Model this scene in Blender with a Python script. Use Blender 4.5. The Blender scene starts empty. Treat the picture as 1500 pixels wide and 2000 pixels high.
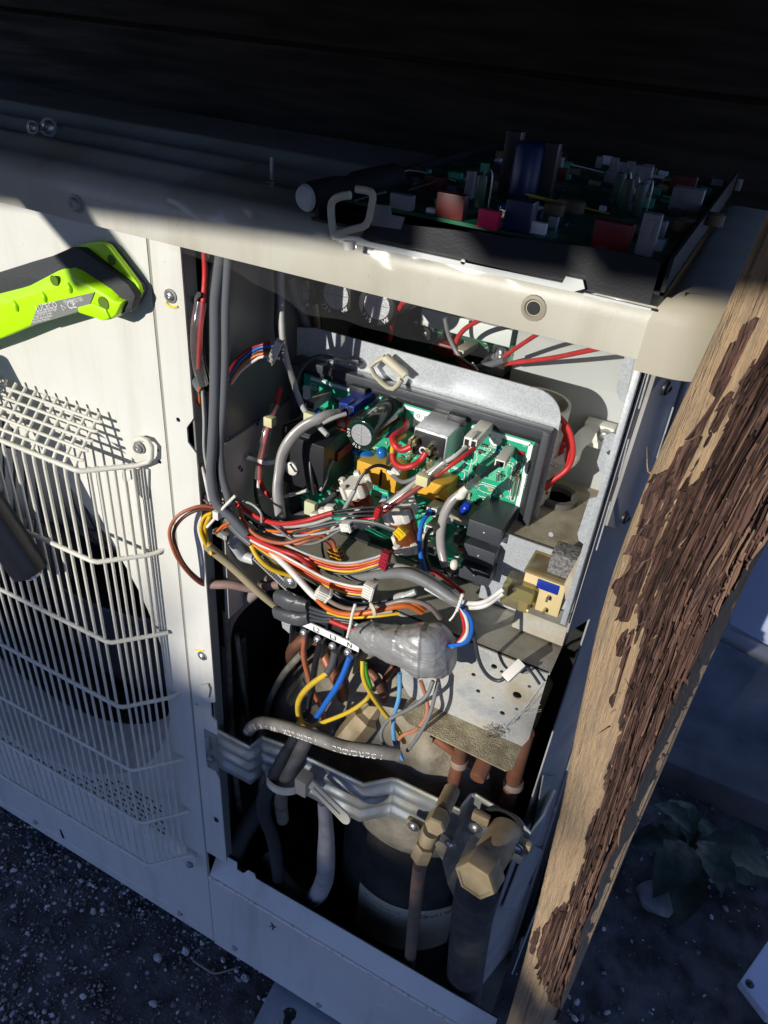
import bpy, bmesh, math, random
from mathutils import Vector as V, Matrix, noise as NZ
from mathutils.geometry import tessellate_polygon
random.seed(7)
S = bpy.context.scene
COL = S.collection

# ------------------------------------------------------------ camera
CAM_R = Matrix(((0.88692, 0.45465, 0.08163), (0.31704, -0.47064, -0.82339), (-0.33593, 0.75617, -0.56157)))
CAM_C = V((0.28817, -0.30655, 0.85))
FPX = 1440.0
cam_d = bpy.data.cameras.new('camera')
cam = bpy.data.objects.new('camera', cam_d)
COL.objects.link(cam)
cam_d.sensor_fit = 'VERTICAL'
cam_d.sensor_height = 36.0
cam_d.lens = FPX / 2000.0 * 36.0
cam_d.clip_start = 0.01
cam_d.clip_end = 300.0
m = Matrix((CAM_R[0], -CAM_R[1], -CAM_R[2])).transposed().to_4x4()
m.translation = CAM_C
cam.matrix_world = m
S.camera = cam

# ------------------------------------------------------------ light
SX, SZ = 0.32, 0.28                                # sideways and downward run per metre into the scene
SUN = V((SX, 1.0, -SZ)).normalized()          # travel direction of sunlight
elev = math.asin(-SUN.z)
w = bpy.data.worlds.new('World')
S.world = w
w.use_nodes = True
nt = w.node_tree
sky = nt.nodes.new('ShaderNodeTexSky')
sky.sky_type = 'NISHITA'
sky.sun_disc = False
sky.sun_elevation = elev
sky.sun_rotation = math.atan2(-SUN.x, -SUN.y)
sky.air_density = 1.0
sky.dust_density = 0.1
sky.ozone_density = 6.0
bg = nt.nodes['Background']
bg.inputs['Strength'].default_value = 0.142
wb = nt.nodes.new('ShaderNodeMix'); wb.data_type = 'RGBA'; wb.blend_type = 'MULTIPLY'; wb.inputs['Factor'].default_value = 1.0
wb.inputs['B'].default_value = (1.36, 0.98, 1.10, 1)      # camera white balance of the open shade
nt.links.new(sky.outputs[0], wb.inputs['A']); nt.links.new(wb.outputs['Result'], bg.inputs['Color'])
sd = bpy.data.lights.new('sun', 'SUN')
sd.energy = 3.5
sd.angle = math.radians(0.5)
sd.color = (1.0, 0.955, 0.885)
so = bpy.data.objects.new('sun', sd)
COL.objects.link(so)
so.rotation_mode = 'QUATERNION'
so.rotation_quaternion = SUN.to_track_quat('-Z', 'Y')
S.view_settings.view_transform = 'Standard'
S.view_settings.look = 'None'
S.view_settings.exposure = 0.42
S.view_settings.gamma = 1.0
S.view_settings.use_curve_mapping = False
S.cycles.max_bounces = 8
S.cycles.transparent_max_bounces = 12

# ------------------------------------------------------------ helpers
def ray(u, v):
    return CAM_R.transposed() @ V(((u - 750) / FPX, (v - 1000) / FPX, 1.0))
def P(u, v, y):
    d = ray(u, v); return CAM_C + d * ((y - CAM_C.y) / d.y)
def PZ(u, v, z):
    d = ray(u, v); return CAM_C + d * ((z - CAM_C.z) / d.z)
def PX(u, v, x):
    d = ray(u, v); return CAM_C + d * ((x - CAM_C.x) / d.x)
def PP(u, v, o, n):
    d = ray(u, v); n = V(n); return CAM_C + d * ((V(o) - CAM_C).dot(n) / d.dot(n))
def px(p):                                         # metres in one photo pixel at the point p
    return (CAM_R @ (V(p) - CAM_C)).z / FPX

MATS = {}
def mat(name, col, rough=0.5, metal=0.0, nz=0.0, nscale=40.0, bump=0.0, bscale=300.0, spec=0.5, col2=None, coat=0.0, thr=None, stretch=None, trans=0.0):
    if name in MATS: return MATS[name]
    mt = bpy.data.materials.new(name)
    mt.use_nodes = True
    n, l = mt.node_tree.nodes, mt.node_tree.links
    b = n['Principled BSDF']
    b.inputs['Base Color'].default_value = (*col, 1)
    b.inputs['Roughness'].default_value = rough
    b.inputs['Metallic'].default_value = metal
    b.inputs['Specular IOR Level'].default_value = spec
    b.inputs['Coat Weight'].default_value = coat
    b.inputs['Transmission Weight'].default_value = trans
    tc = n.new('ShaderNodeTexCoord')
    src = tc.outputs['Object']
    if stretch:
        mp = n.new('ShaderNodeMapping'); mp.inputs['Scale'].default_value = stretch
        l.new(src, mp.inputs[0]); src = mp.outputs[0]
    if nz > 0:
        t = n.new('ShaderNodeTexNoise'); t.inputs['Scale'].default_value = nscale; t.inputs['Detail'].default_value = 6
        l.new(src, t.inputs['Vector'])
        r = n.new('ShaderNodeValToRGB')
        c2 = col2 if col2 else tuple(c * (1 - nz) for c in col)
        lo, hi = thr if thr else (0.35, 0.65)
        r.color_ramp.elements[0].position = lo; r.color_ramp.elements[0].color = (*c2, 1)
        r.color_ramp.elements[1].position = hi; r.color_ramp.elements[1].color = (*col, 1)
        l.new(t.outputs['Fac'], r.inputs[0]); l.new(r.outputs[0], b.inputs['Base Color'])
        mr = n.new('ShaderNodeMapRange'); mr.inputs['To Min'].default_value = min(1, rough + 0.2); mr.inputs['To Max'].default_value = rough
        mr.inputs['From Min'].default_value = lo; mr.inputs['From Max'].default_value = hi
        l.new(t.outputs['Fac'], mr.inputs[0]); l.new(mr.outputs[0], b.inputs['Roughness'])
    if bump > 0:
        t2 = n.new('ShaderNodeTexNoise'); t2.inputs['Scale'].default_value = bscale; t2.inputs['Detail'].default_value = 4
        l.new(src, t2.inputs['Vector'])
        bp = n.new('ShaderNodeBump'); bp.inputs['Strength'].default_value = bump; bp.inputs['Distance'].default_value = 0.002
        l.new(t2.outputs['Fac'], bp.inputs['Height']); l.new(bp.outputs[0], b.inputs['Normal'])
    MATS[name] = mt
    return mt

def spangle(name, col, rough=0.38, dirt=None):
    mt = mat(name, col, rough, 0.55)
    n, l = mt.node_tree.nodes, mt.node_tree.links
    b = n['Principled BSDF']
    tc = n.new('ShaderNodeTexCoord')
    vo = n.new('ShaderNodeTexVoronoi'); vo.inputs['Scale'].default_value = 950
    l.new(tc.outputs['Object'], vo.inputs['Vector'])
    r = n.new('ShaderNodeValToRGB')
    r.color_ramp.elements[0].color = (*[c * 0.86 for c in col], 1); r.color_ramp.elements[1].color = (*[min(1, c * 1.08) for c in col], 1)
    sp = n.new('ShaderNodeSeparateColor')
    l.new(vo.outputs['Color'], sp.inputs[0]); l.new(sp.outputs[0], r.inputs[0])
    out = r.outputs[0]
    if dirt:
        t = n.new('ShaderNodeTexNoise'); t.inputs['Scale'].default_value = dirt[1]; t.inputs['Detail'].default_value = 8
        l.new(tc.outputs['Object'], t.inputs['Vector'])
        r2 = n.new('ShaderNodeValToRGB'); r2.color_ramp.elements[0].position = dirt[2]; r2.color_ramp.elements[1].position = dirt[3]
        mx = n.new('ShaderNodeMix'); mx.data_type = 'RGBA'
        l.new(t.outputs['Fac'], r2.inputs[0]); l.new(r2.outputs[0], mx.inputs['Factor'])
        l.new(out, mx.inputs['A']); mx.inputs['B'].default_value = (*dirt[0], 1)
        out = mx.outputs['Result']
        mr = n.new('ShaderNodeMapRange'); mr.inputs['To Min'].default_value = 0.55; mr.inputs['To Max'].default_value = 0.0
        l.new(r2.outputs[0], mr.inputs[0]); l.new(mr.outputs[0], b.inputs['Metallic'])
        mr2 = n.new('ShaderNodeMapRange'); mr2.inputs['To Min'].default_value = rough; mr2.inputs['To Max'].default_value = 0.85
        l.new(r2.outputs[0], mr2.inputs[0]); l.new(mr2.outputs[0], b.inputs['Roughness'])
    l.new(out, b.inputs['Base Color'])
    return mt

CREAM = mat('cream paint', (0.70, 0.70, 0.64), 0.34, nz=0.07, nscale=14, bump=0.03, bscale=900)
def weather(mt, dirt, amt):
    n, l = mt.node_tree.nodes, mt.node_tree.links; b = n['Principled BSDF']; src = b.inputs['Base Color'].links[0].from_socket
    tc = n.new('ShaderNodeTexCoord')
    def layer_(scale, sc, lo, hi, k, src):
        mp = n.new('ShaderNodeMapping'); mp.inputs['Scale'].default_value = sc; t = n.new('ShaderNodeTexNoise'); t.inputs['Scale'].default_value = scale; t.inputs['Detail'].default_value = 7; t.inputs['Roughness'].default_value = .65
        r = n.new('ShaderNodeMapRange'); r.inputs['From Min'].default_value = lo; r.inputs['From Max'].default_value = hi; r.inputs['To Max'].default_value = k
        mx = n.new('ShaderNodeMix'); mx.data_type = 'RGBA'; mx.inputs['B'].default_value = (*dirt, 1)
        l.new(tc.outputs['Object'], mp.inputs[0]); l.new(mp.outputs[0], t.inputs['Vector']); l.new(t.outputs['Fac'], r.inputs[0]); l.new(r.outputs[0], mx.inputs['Factor']); l.new(src, mx.inputs['A']); return mx.outputs['Result']
    s = layer_(30, (1, 1, .10), .50, .78, amt, src); s = layer_(7, (1, 1, 1), .48, .75, amt * .7, s); s = layer_(260, (1, 1, .8), .66, .72, amt * 1.6, s)
    l.new(s, b.inputs['Base Color'])
weather(CREAM, (0.38, 0.335, 0.25), 0.46)
CREAMD = mat('dirty cream paint', (0.42, 0.39, 0.31), 0.5, nz=0.3, nscale=30, col2=(0.36, 0.31, 0.20), thr=(0.25, 0.55), bump=0.04, bscale=700)
GALV = spangle('galvanised steel', (0.66, 0.70, 0.72))
GALVD = spangle('dusty galvanised steel', (0.60, 0.62, 0.60), 0.42, ((0.33, 0.29, 0.20), 35, 0.42, 0.68))
DUSTY = spangle('dust caked steel', (0.55, 0.54, 0.48), 0.5, ((0.34, 0.30, 0.22), 60, 0.25, 0.55))
STRIP = mat('zinc bracket', (0.42, 0.46, 0.46), 0.42, 0.5, nz=0.35, nscale=50, col2=(0.30, 0.29, 0.24))
DARKSTEEL = mat('dark partition steel', (0.16, 0.17, 0.165), 0.3, 0.7, nz=0.3, nscale=12)
DUSTBEIGE = mat('dusty beige paint', (0.42, 0.38, 0.28), 0.7, nz=0.4, nscale=60, col2=(0.26, 0.22, 0.15), bump=0.15, bscale=500)
GREYWALL = mat('grey paint', (0.40, 0.42, 0.40), 0.5, nz=0.15, nscale=20)
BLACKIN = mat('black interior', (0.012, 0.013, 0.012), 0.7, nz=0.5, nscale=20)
BLACKP = mat('black plastic', (0.018, 0.019, 0.022), 0.38, bump=0.05, bscale=800)
GREYP = mat('dark grey plastic', (0.045, 0.05, 0.058), 0.42, bump=0.08, bscale=900)
RUBBER = mat('black rubber', (0.03, 0.034, 0.036), 0.6, bump=0.35, bscale=1200)
WHITEP = mat('white nylon', (0.74, 0.72, 0.63), 0.42, nz=0.08, nscale=80)
GREYNYLON = mat('grey nylon sleeve', (0.42, 0.43, 0.38), 0.4)
IVORY = mat('aged ivory nylon', (0.58, 0.54, 0.40), 0.45, nz=0.1, nscale=60)
LIME = mat('lime plastic', (0.46, 0.86, 0.004), 0.36, bump=0.04, bscale=1500)
SCREW = mat('zinc screw', (0.52, 0.53, 0.52), 0.3, 0.85, nz=0.3, nscale=200)
SCREWD = mat('dull dark screw', (0.05, 0.052, 0.056), 0.4, 0.6)
COPPER = mat('tarnished copper', (0.34, 0.13, 0.065), 0.45, 0.45, nz=0.5, nscale=35, col2=(0.14, 0.07, 0.045))
COPPERW = mat('enamelled copper wire', (0.26, 0.075, 0.03), 0.28, 0.5)
BRASS = mat('dusty brass', (0.42, 0.33, 0.19), 0.6, 0.2, nz=0.3, nscale=60, col2=(0.30, 0.22, 0.11), bump=0.1, bscale=400)
TINNED = mat('tinned tab', (0.55, 0.47, 0.26), 0.3, 0.8)
BOARD = mat('green solder mask', (0.012, 0.40, 0.225), 0.32, nz=0.5, nscale=55, col2=(0.008, 0.31, 0.17), thr=(0.47, 0.53), coat=0.3)
BOARDLT = mat('pale green copper pour', (0.10, 0.50, 0.29), 0.35)
BOARDDK = mat('dark green solder mask', (0.005, 0.12, 0.05), 0.35, nz=0.5, nscale=60, thr=(0.47, 0.53))
SILK = mat('white silkscreen', (0.78, 0.82, 0.78), 0.6)
ALU = mat('brushed aluminium', (0.70, 0.71, 0.72), 0.35, 0.7, bump=0.2, bscale=900)
TAPE = mat('grey cloth tape', (0.40, 0.40, 0.385), 0.34, 0.4, nz=.2, nscale=90, bump=0.9, bscale=120, stretch=(.5, 1, 1.6))
TAPED = mat('dark vinyl tape', (0.075, 0.078, 0.082), 0.4, bump=0.2, bscale=300)
PVCGREY = mat('dusty grey sheath', (0.20, 0.19, 0.165), 0.65, nz=0.4, nscale=80, col2=(0.11, 0.10, 0.08))
PIPEGREY = mat('grey hose', (0.42, 0.41, 0.39), 0.6, nz=0.3, nscale=60)
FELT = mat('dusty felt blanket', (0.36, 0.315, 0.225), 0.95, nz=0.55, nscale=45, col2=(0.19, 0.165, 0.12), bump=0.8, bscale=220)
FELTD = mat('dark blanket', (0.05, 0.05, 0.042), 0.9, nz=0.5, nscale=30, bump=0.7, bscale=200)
FOAM = mat('grey foam pipe insulation', (0.085, 0.083, 0.075), 0.95, nz=0.4, nscale=90, bump=0.5, bscale=400)
PAPER = mat('soiled paper label', (0.80, 0.71, 0.47), 0.7, nz=0.25, nscale=30)
INK = mat('black ink', (0.02, 0.02, 0.02), 0.7)
WHITEINK = mat('white ink', (0.78, 0.78, 0.76), 0.6)
AMBER = mat('yellow film case', (0.66, 0.36, 0.035), 0.4)
BLUECER = mat('blue ceramic', (0.01, 0.14, 0.42), 0.22, coat=0.4)
BLUEDK = mat('deep blue ceramic', (0.008, 0.035, 0.42), 0.2, coat=0.4)
BLUEPL = mat('blue plastic', (0.008, 0.03, 0.26), 0.4)
REDPL = mat('red plastic', (0.42, 0.012, 0.016), 0.4)
MAROON = mat('maroon plastic', (0.20, 0.02, 0.016), 0.45)
YELPL = mat('yellow plastic', (0.68, 0.46, 0.01), 0.4)
OCHRE = mat('ochre plastic', (0.50, 0.27, 0.02), 0.45)
PINKPL = mat('red pink plastic', (0.80, 0.02, 0.10), 0.4)
WIRE = {}
for k, c in dict(red=(0.56, 0.03, 0.028), black=(0.016, 0.017, 0.02), white=(0.70, 0.69, 0.64), grey=(0.20, 0.205, 0.20), orange=(0.66, 0.15, 0.02), yellow=(0.74, 0.46, 0.012),
                 blue=(0.015, 0.13, 0.52), sky=(0.13, 0.36, 0.62), brown=(0.15, 0.055, 0.032), lightgrey=(0.40, 0.40, 0.385), darkblue=(0.012, 0.03, 0.20), green=(0.05, 0.42, 0.03),
                 taupe=(0.24, 0.185, 0.155), rust=(0.45, 0.135, 0.06), charcoal=(0.05, 0.054, 0.06), crimson=(0.30, 0.01, 0.02), salmon=(0.50, 0.20, 0.11), mustard=(0.62, 0.42, 0.03)).items():
    WIRE[k] = mat('wire ' + k, c, 0.36, nz=0.28, nscale=70, thr=(0.30, 0.60), bump=0.08, bscale=260)
SHEATH = mat('black sheath', (0.12, 0.128, 0.138), 0.30, bump=0.06, bscale=150)
def glassy(name, tint, fac, rough):
    mt = bpy.data.materials.new(name); mt.use_nodes = True
    n, l = mt.node_tree.nodes, mt.node_tree.links
    n.remove(n['Principled BSDF'])
    tr = n.new('ShaderNodeBsdfTransparent'); tr.inputs[0].default_value = (*tint, 1)
    gl = n.new('ShaderNodeBsdfGlossy'); gl.inputs['Roughness'].default_value = rough; gl.inputs[0].default_value = (1, 1, 1, 1)
    df = n.new('ShaderNodeBsdfDiffuse'); df.inputs[0].default_value = (0.7, 0.7, 0.68, 1)
    m1 = n.new('ShaderNodeMixShader'); m2 = n.new('ShaderNodeMixShader')
    lw = n.new('ShaderNodeLayerWeight'); lw.inputs[0].default_value = 0.22
    mr = n.new('ShaderNodeMapRange'); mr.inputs['To Min'].default_value = fac * .4; mr.inputs['To Max'].default_value = min(1, fac + 0.40)
    l.new(lw.outputs['Fresnel'], mr.inputs[0]); l.new(mr.outputs[0], m1.inputs[0])
    l.new(tr.outputs[0], m1.inputs[1]); l.new(gl.outputs[0], m1.inputs[2])
    m2.inputs[0].default_value = fac * 0.45
    l.new(m1.outputs[0], m2.inputs[1]); l.new(df.outputs[0], m2.inputs[2])
    l.new(m2.outputs[0], n['Material Output'].inputs[0])
    return mt
FILM = glassy('clear film', (0.97, 0.97, 0.96), 0.045, 0.09)
CLEARTUBE = glassy('clear sleeve', (0.80, 0.79, 0.76), 0.16, 0.12)
CLEARYEL = glassy('yellowed clear plastic', (0.66, 0.60, 0.30), 0.2, 0.2)

def obj(name, me, mt, parent=None):
    o = bpy.data.objects.new(name, me)
    if mt and not me.materials: me.materials.append(mt)
    COL.objects.link(o)
    if parent: o.parent = parent; o.matrix_parent_inverse = Matrix.Translation(-parent.location)
    return o
def thing(name, label, cat, loc=(0, 0, 0), group=None):
    o = bpy.data.objects.new(name, None); COL.objects.link(o); o.location = loc; o.empty_display_size = 0.01
    o['label'] = label; o['category'] = cat
    if group: o['group'] = group
    return o
def tag(o, label, cat, group=None):
    o['label'] = label; o['category'] = cat
    if group: o['group'] = group
    return o
def struct(o): o['kind'] = 'structure'; return o
def meshdata(name, vs, fs, smooth=False):
    me = bpy.data.meshes.new(name); me.from_pydata([tuple(v) for v in vs], [], fs); me.update()
    if smooth: me.polygons.foreach_set('use_smooth', [True] * len(me.polygons))
    return me
def frombm(name, bm, smooth=False):
    me = bpy.data.meshes.new(name); bmesh.ops.recalc_face_normals(bm, faces=bm.faces); bm.to_mesh(me); bm.free()
    if smooth: me.polygons.foreach_set('use_smooth', [True] * len(me.polygons))
    return me
def autosmooth(me, deg=35):
    me.polygons.foreach_set('use_smooth', [True] * len(me.polygons))
    me.set_sharp_from_angle(angle=math.radians(deg)); return me
def box(name, a, b, mt, parent=None, bev=0.0, frame=None):
    bm = bmesh.new(); a, b = V(a), V(b)
    bmesh.ops.create_cube(bm, size=1)
    for v in bm.verts: v.co = V([(a[i] + b[i]) / 2 + v.co[i] * (b[i] - a[i]) for i in range(3)])
    if bev: bmesh.ops.bevel(bm, geom=list(bm.edges), offset=bev, segments=2, profile=0.6, affect='EDGES')
    if frame: bmesh.ops.transform(bm, matrix=frame, verts=bm.verts)
    return obj(name, autosmooth(frombm(name, bm)), mt, parent)
def frame(o, x, z):
    z = V(z).normalized(); x = V(x)
    y = z.cross(x)
    if y.length < 1e-5: y = z.orthogonal()
    y.normalize(); x = y.cross(z).normalized()
    M = Matrix((x, y, z)).transposed().to_4x4(); M.translation = V(o); return M
def catmull(pts, n=6):
    pts = [V(p) for p in pts]
    if len(pts) < 3: return [pts[0].lerp(pts[-1], t / n) for t in range(n + 1)]
    q = [pts[0] * 2 - pts[1]] + pts + [pts[-1] * 2 - pts[-2]]
    out = []
    for i in range(1, len(q) - 2):
        p0, p1, p2, p3 = q[i - 1:i + 3]
        for k in range(n):
            t = k / n
            out.append(0.5 * ((2 * p1) + (p2 - p0) * t + (2 * p0 - 5 * p1 + 4 * p2 - p3) * t * t + (3 * p1 - p0 - 3 * p2 + p3) * t ** 3))
    out.append(pts[-1]); return out
def tubedata(name, pts, r, seg=8, cap=True, flat=None):
    vs, fs = [], []
    n = len(pts)
    rs = r if isinstance(r, (list, tuple)) else [r] * n
    if len(rs) != n: rs = [rs[min(len(rs) - 2, int(i / (n - 1) * (len(rs) - 1)))] * (1 - ((i / (n - 1) * (len(rs) - 1)) - min(len(rs) - 2, int(i / (n - 1) * (len(rs) - 1))))) + rs[min(len(rs) - 2, int(i / (n - 1) * (len(rs) - 1))) + 1] * ((i / (n - 1) * (len(rs) - 1)) - min(len(rs) - 2, int(i / (n - 1) * (len(rs) - 1)))) for i in range(n)]
    t0 = (pts[1] - pts[0]).normalized()
    up = V((0, 0, 1)) if abs(t0.z) < 0.8 else V((0, 1, 0))
    a = t0.cross(up).normalized()
    for i in range(n):
        t = (pts[min(i + 1, n - 1)] - pts[max(i - 1, 0)])
        t = t.normalized() if t.length > 1e-9 else t0
        a = (a - t * a.dot(t)); a = a.normalized() if a.length > 1e-6 else t.orthogonal().normalized()
        b = t.cross(a)
        for k in range(seg):
            th = 2 * math.pi * k / seg
            vs.append(pts[i] + (a * math.cos(th) * (flat if flat else 1) + b * math.sin(th)) * rs[i])
    for i in range(n - 1):
        for k in range(seg):
            k2 = (k + 1) % seg
            fs.append((i * seg + k, i * seg + k2, (i + 1) * seg + k2, (i + 1) * seg + k))
    if cap:
        fs.append(tuple(range(seg - 1, -1, -1))); fs.append(tuple((n - 1) * seg + k for k in range(seg)))
    return autosmooth(meshdata(name, vs, fs), 50)
def tube(name, pts, r, mt, parent=None, seg=10, smooth=6, cap=True, flat=None):
    p = catmull(pts, smooth) if smooth else [V(q) for q in pts]
    return obj(name, tubedata(name, p, r, seg, cap, flat), mt, parent)
def inbay(q):
    p = P(*q)                                        # keep cables clear of the left post and the wall of the box behind it
    if q[2] > 0.0035 and p.z > 0.47 and p.x < 0.0315:
        c = PX(q[0], q[1], 0.0315)
        if c.y > -0.004: return c
    if q[2] > 0.0035 and 0.16 < p.z <= 0.47 and p.x < 0.001: return PX(q[0], q[1], 0.001)
    return p
def wire(name, mt, wpx, pts, parent=None, seg=8, smooth=6, flat=None):
    """a cable through points given as (u, v, depth); wpx is its width in photo pixels"""
    p = [inbay(q) for q in pts]
    ms = sum(px(q) for q in p) / len(p)
    sd_ = NZ.noise(p[0] * 91) * 7
    if len(p) > 2: p = [p[0]] + [q + V((NZ.noise(q * 60 + V((sd_, 0, 0))), NZ.noise(q * 60 + V((0, sd_, 0))) * .5, NZ.noise(q * 60 + V((0, 0, sd_))))) * min(.0011, ms * 3) for q in p[1:-1]] + [p[-1]]
    r = [x * ms / 2 for x in wpx] if isinstance(wpx, (list, tuple)) else wpx * ms / 2
    return tube(name, p, r, WIRE.get(mt, mt) if isinstance(mt, str) else mt, parent, seg, smooth, True, flat)
def lathe(name, prof, M, mt, parent=None, seg=24, smooth=True, ang=40, cap=True):
    """prof: (radius, height) along local z of M"""
    vs, fs = [], []
    for r, h in prof:
        for k in range(seg):
            th = 2 * math.pi * k / seg; vs.append(M @ V((r * math.cos(th), r * math.sin(th), h)))
    n = len(prof)
    for i in range(n - 1):
        for k in range(seg):
            k2 = (k + 1) % seg; fs.append((i * seg + k, i * seg + k2, (i + 1) * seg + k2, (i + 1) * seg + k))
    if cap and prof[0][0] > 1e-6: fs.append(tuple(range(seg - 1, -1, -1)))
    if cap and prof[-1][0] > 1e-6: fs.append(tuple((n - 1) * seg + k for k in range(seg)))
    me = meshdata(name, vs, fs)
    bm = bmesh.new(); bm.from_mesh(me); bmesh.ops.remove_doubles(bm, verts=bm.verts, dist=1e-7); bpy.data.meshes.remove(me)
    me = frombm(name, bm)
    return obj(name, autosmooth(me, ang) if smooth else me, mt, parent)
def plate(name, outer, th, mt, parent=None, holes=(), bev=0.0):
    """outer, holes: lists of 3d points in one plane; extruded by vector th"""
    loops = [[V(p) for p in outer]] + [[V(p) for p in h] for h in holes]
    th = V(th); bm = bmesh.new()
    if not holes:
        a = [bm.verts.new(p) for p in loops[0]]; b = [bm.verts.new(p + th) for p in loops[0]]; n = len(a)
        bm.faces.new(a); bm.faces.new(b[::-1])
        for i in range(n): bm.faces.new((a[i], b[i], b[(i + 1) % n], a[(i + 1) % n]))
    else:
        for off in (V((0, 0, 0)), th):
            es = []
            for L in loops:
                vv = [bm.verts.new(p + off) for p in L]
                es += [bm.edges.new((vv[i], vv[(i + 1) % len(vv)])) for i in range(len(vv))]
            nrm = V((0, 0, 0)); L0 = loops[0]
            for i in range(len(L0)): nrm += (L0[i] - L0[0]).cross(L0[(i + 1) % len(L0)] - L0[0])
            bmesh.ops.triangle_fill(bm, use_beauty=True, use_dissolve=False, edges=es, normal=nrm.normalized())
        bm.verts.ensure_lookup_table(); tot = sum(len(L) for L in loops); s = 0
        for L in loops:
            for i in range(len(L)):
                j = (i + 1) % len(L); bm.faces.new((bm.verts[s + i], bm.verts[s + j], bm.verts[s + j + tot], bm.verts[s + i + tot]))
            s += len(L)
    bmesh.ops.recalc_face_normals(bm, faces=bm.faces)
    if bev:
        if holes: bmesh.ops.dissolve_limit(bm, angle_limit=0.02, verts=bm.verts, edges=bm.edges)
        es = [e for e in bm.edges if len(e.link_faces) == 2 and e.calc_face_angle(0) > 0.6]
        bmesh.ops.bevel(bm, geom=es, offset=bev, segments=2, profile=0.6, affect='EDGES')
    me = bpy.data.meshes.new(name); bm.to_mesh(me); bm.free()
    return obj(name, autosmooth(me, 35), mt, parent)
def circ(c, r, ax, az, n=12):
    return [V(c) + V(ax) * r * math.cos(2 * math.pi * k / n) + V(az) * r * math.sin(2 * math.pi * k / n) for k in range(n)]
XA, YA, ZA = V((1, 0, 0)), V((0, 1, 0)), V((0, 0, 1))
def sheet(name, grid, mt, parent=None, th=0.0):
    """grid[i][j] of points -> smooth surface"""
    r, c = len(grid), len(grid[0])
    vs = [p for row in grid for p in row]
    fs = [(i * c + j, i * c + j + 1, (i + 1) * c + j + 1, (i + 1) * c + j) for i in range(r - 1) for j in range(c - 1)]
    me = meshdata(name, vs, fs, True)
    o = obj(name, me, mt, parent)
    if th:
        md = o.modifiers.new('thickness', 'SOLIDIFY'); md.thickness = th; md.offset = 0
    return o
_fc = {}
def glyphs(s, size):
    key = (s, size)
    if key not in _fc:
        cu = bpy.data.curves.new('text', 'FONT'); cu.body = s; cu.size = size; cu.resolution_u = 2; cu.align_x = 'LEFT'
        o = bpy.data.objects.new('text', cu); COL.objects.link(o)
        bpy.context.view_layer.update()
        me = bpy.data.meshes.new_from_object(o.evaluated_get(bpy.context.evaluated_depsgraph_get()))
        bpy.data.objects.remove(o); bpy.data.curves.remove(cu)
        _fc[key] = ([v.co.copy() for v in me.vertices], [tuple(p.vertices) for p in me.polygons]); bpy.data.meshes.remove(me)
    return _fc[key]
def text(name, s, size, M, mt, parent=None):
    vs, fs = glyphs(s, size)
    return obj(name, meshdata(name, [M @ v for v in vs], fs), mt, parent)
def text_on_path(name, s, size, pts, off, mt, parent=None, flip=False, step=0.62):
    """letters one by one along a polyline; off = outward normal times the cable's radius"""
    L = [0]
    for i in range(1, len(pts)): L.append(L[-1] + (pts[i] - pts[i - 1]).length)
    vs, fs = [], []; d = 0.0
    for ch in s:
        if d > L[-1]: break
        if ch != ' ':
            i = max(k for k in range(len(L)) if L[k] <= d); i = min(i, len(pts) - 2)
            p = pts[i].lerp(pts[i + 1], (d - L[i]) / max(1e-9, L[i + 1] - L[i]))
            t = (pts[i + 1] - pts[i]).normalized(); nrm = (V(off) - t * t.dot(V(off))); ln = V(off).length; nrm = nrm.normalized()
            up = nrm.cross(t)
            M = Matrix((t, up, nrm)).transposed().to_4x4(); M.translation = p + nrm * ln * 1.03 - up * size * 0.35
            a, b = glyphs(ch, size); n0 = len(vs)
            vs += [M @ v for v in a]; fs += [tuple(q + n0 for q in f) for f in b]
        d += size * step
    return obj(name, meshdata(name, vs, fs), mt, parent)
def screw(name, c, n, r, parent, mt=None, hexhead=False, washer=True):
    """screw or hex bolt with a recess, head centre c, outward n"""
    n = V(n).normalized(); M = frame(c, n.orthogonal(), n)
    pr = []
    if washer: pr += [(r * 1.35, 0), (r * 1.35, r * 0.18), (r * 0.9, r * 0.2)]
    else: pr += [(r, 0)]
    if hexhead:
        pr += [(r * 0.95, r * 0.2), (r * 0.95, r * 0.8), (r * 0.82, r * 0.92), (r * 0.4, r * 0.9), (r * 0.3, r * 0.7), (0, r * 0.68)]
        return lathe(name, pr, M, mt or SCREW, parent, seg=6 if not washer else 12, ang=25)
    pr += [(r * 0.95, r * 0.3), (r * 0.75, r * 0.55), (r * 0.4, r * 0.68), (r * 0.32, r * 0.4), (0, r * 0.35)]
    o = lathe(name, pr, M, mt or SCREW, parent, seg=12)
    return o
# ------------------------------------------------------------ ground and enclosure
GZ = -0.045
def ground_mat():
    mt = mat('dark gravel soil', (0.11, 0.105, 0.10), 0.95, nz=0.75, nscale=38, col2=(0.035, 0.033, 0.030), bump=1.0, bscale=260)
    return mt
gv, gf = [], []
xs = [-60, -12, -4, -2] + [-1.2 + 0.03 * i for i in range(90)] + [2, 4, 12, 60]
ys = [-60, -12, -4, -2] + [-1.1 + 0.03 * i for i in range(90)] + [2.5, 4, 12, 60]
for y in ys:
    for x in xs:
        gv.append((x, y, GZ + (0.006 * NZ.noise(V((x * 9, y * 9, 0))) + 0.003 * NZ.noise(V((x * 40, y * 40, 3))) if abs(x) < 2 and abs(y) < 2 else 0)))
nx = len(xs)
for j in range(len(ys) - 1):
    for i in range(nx - 1): gf.append((j * nx + i, j * nx + i + 1, (j + 1) * nx + i + 1, (j + 1) * nx + i))
struct(obj('ground', meshdata('ground', gv, gf, True), ground_mat()))

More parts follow.
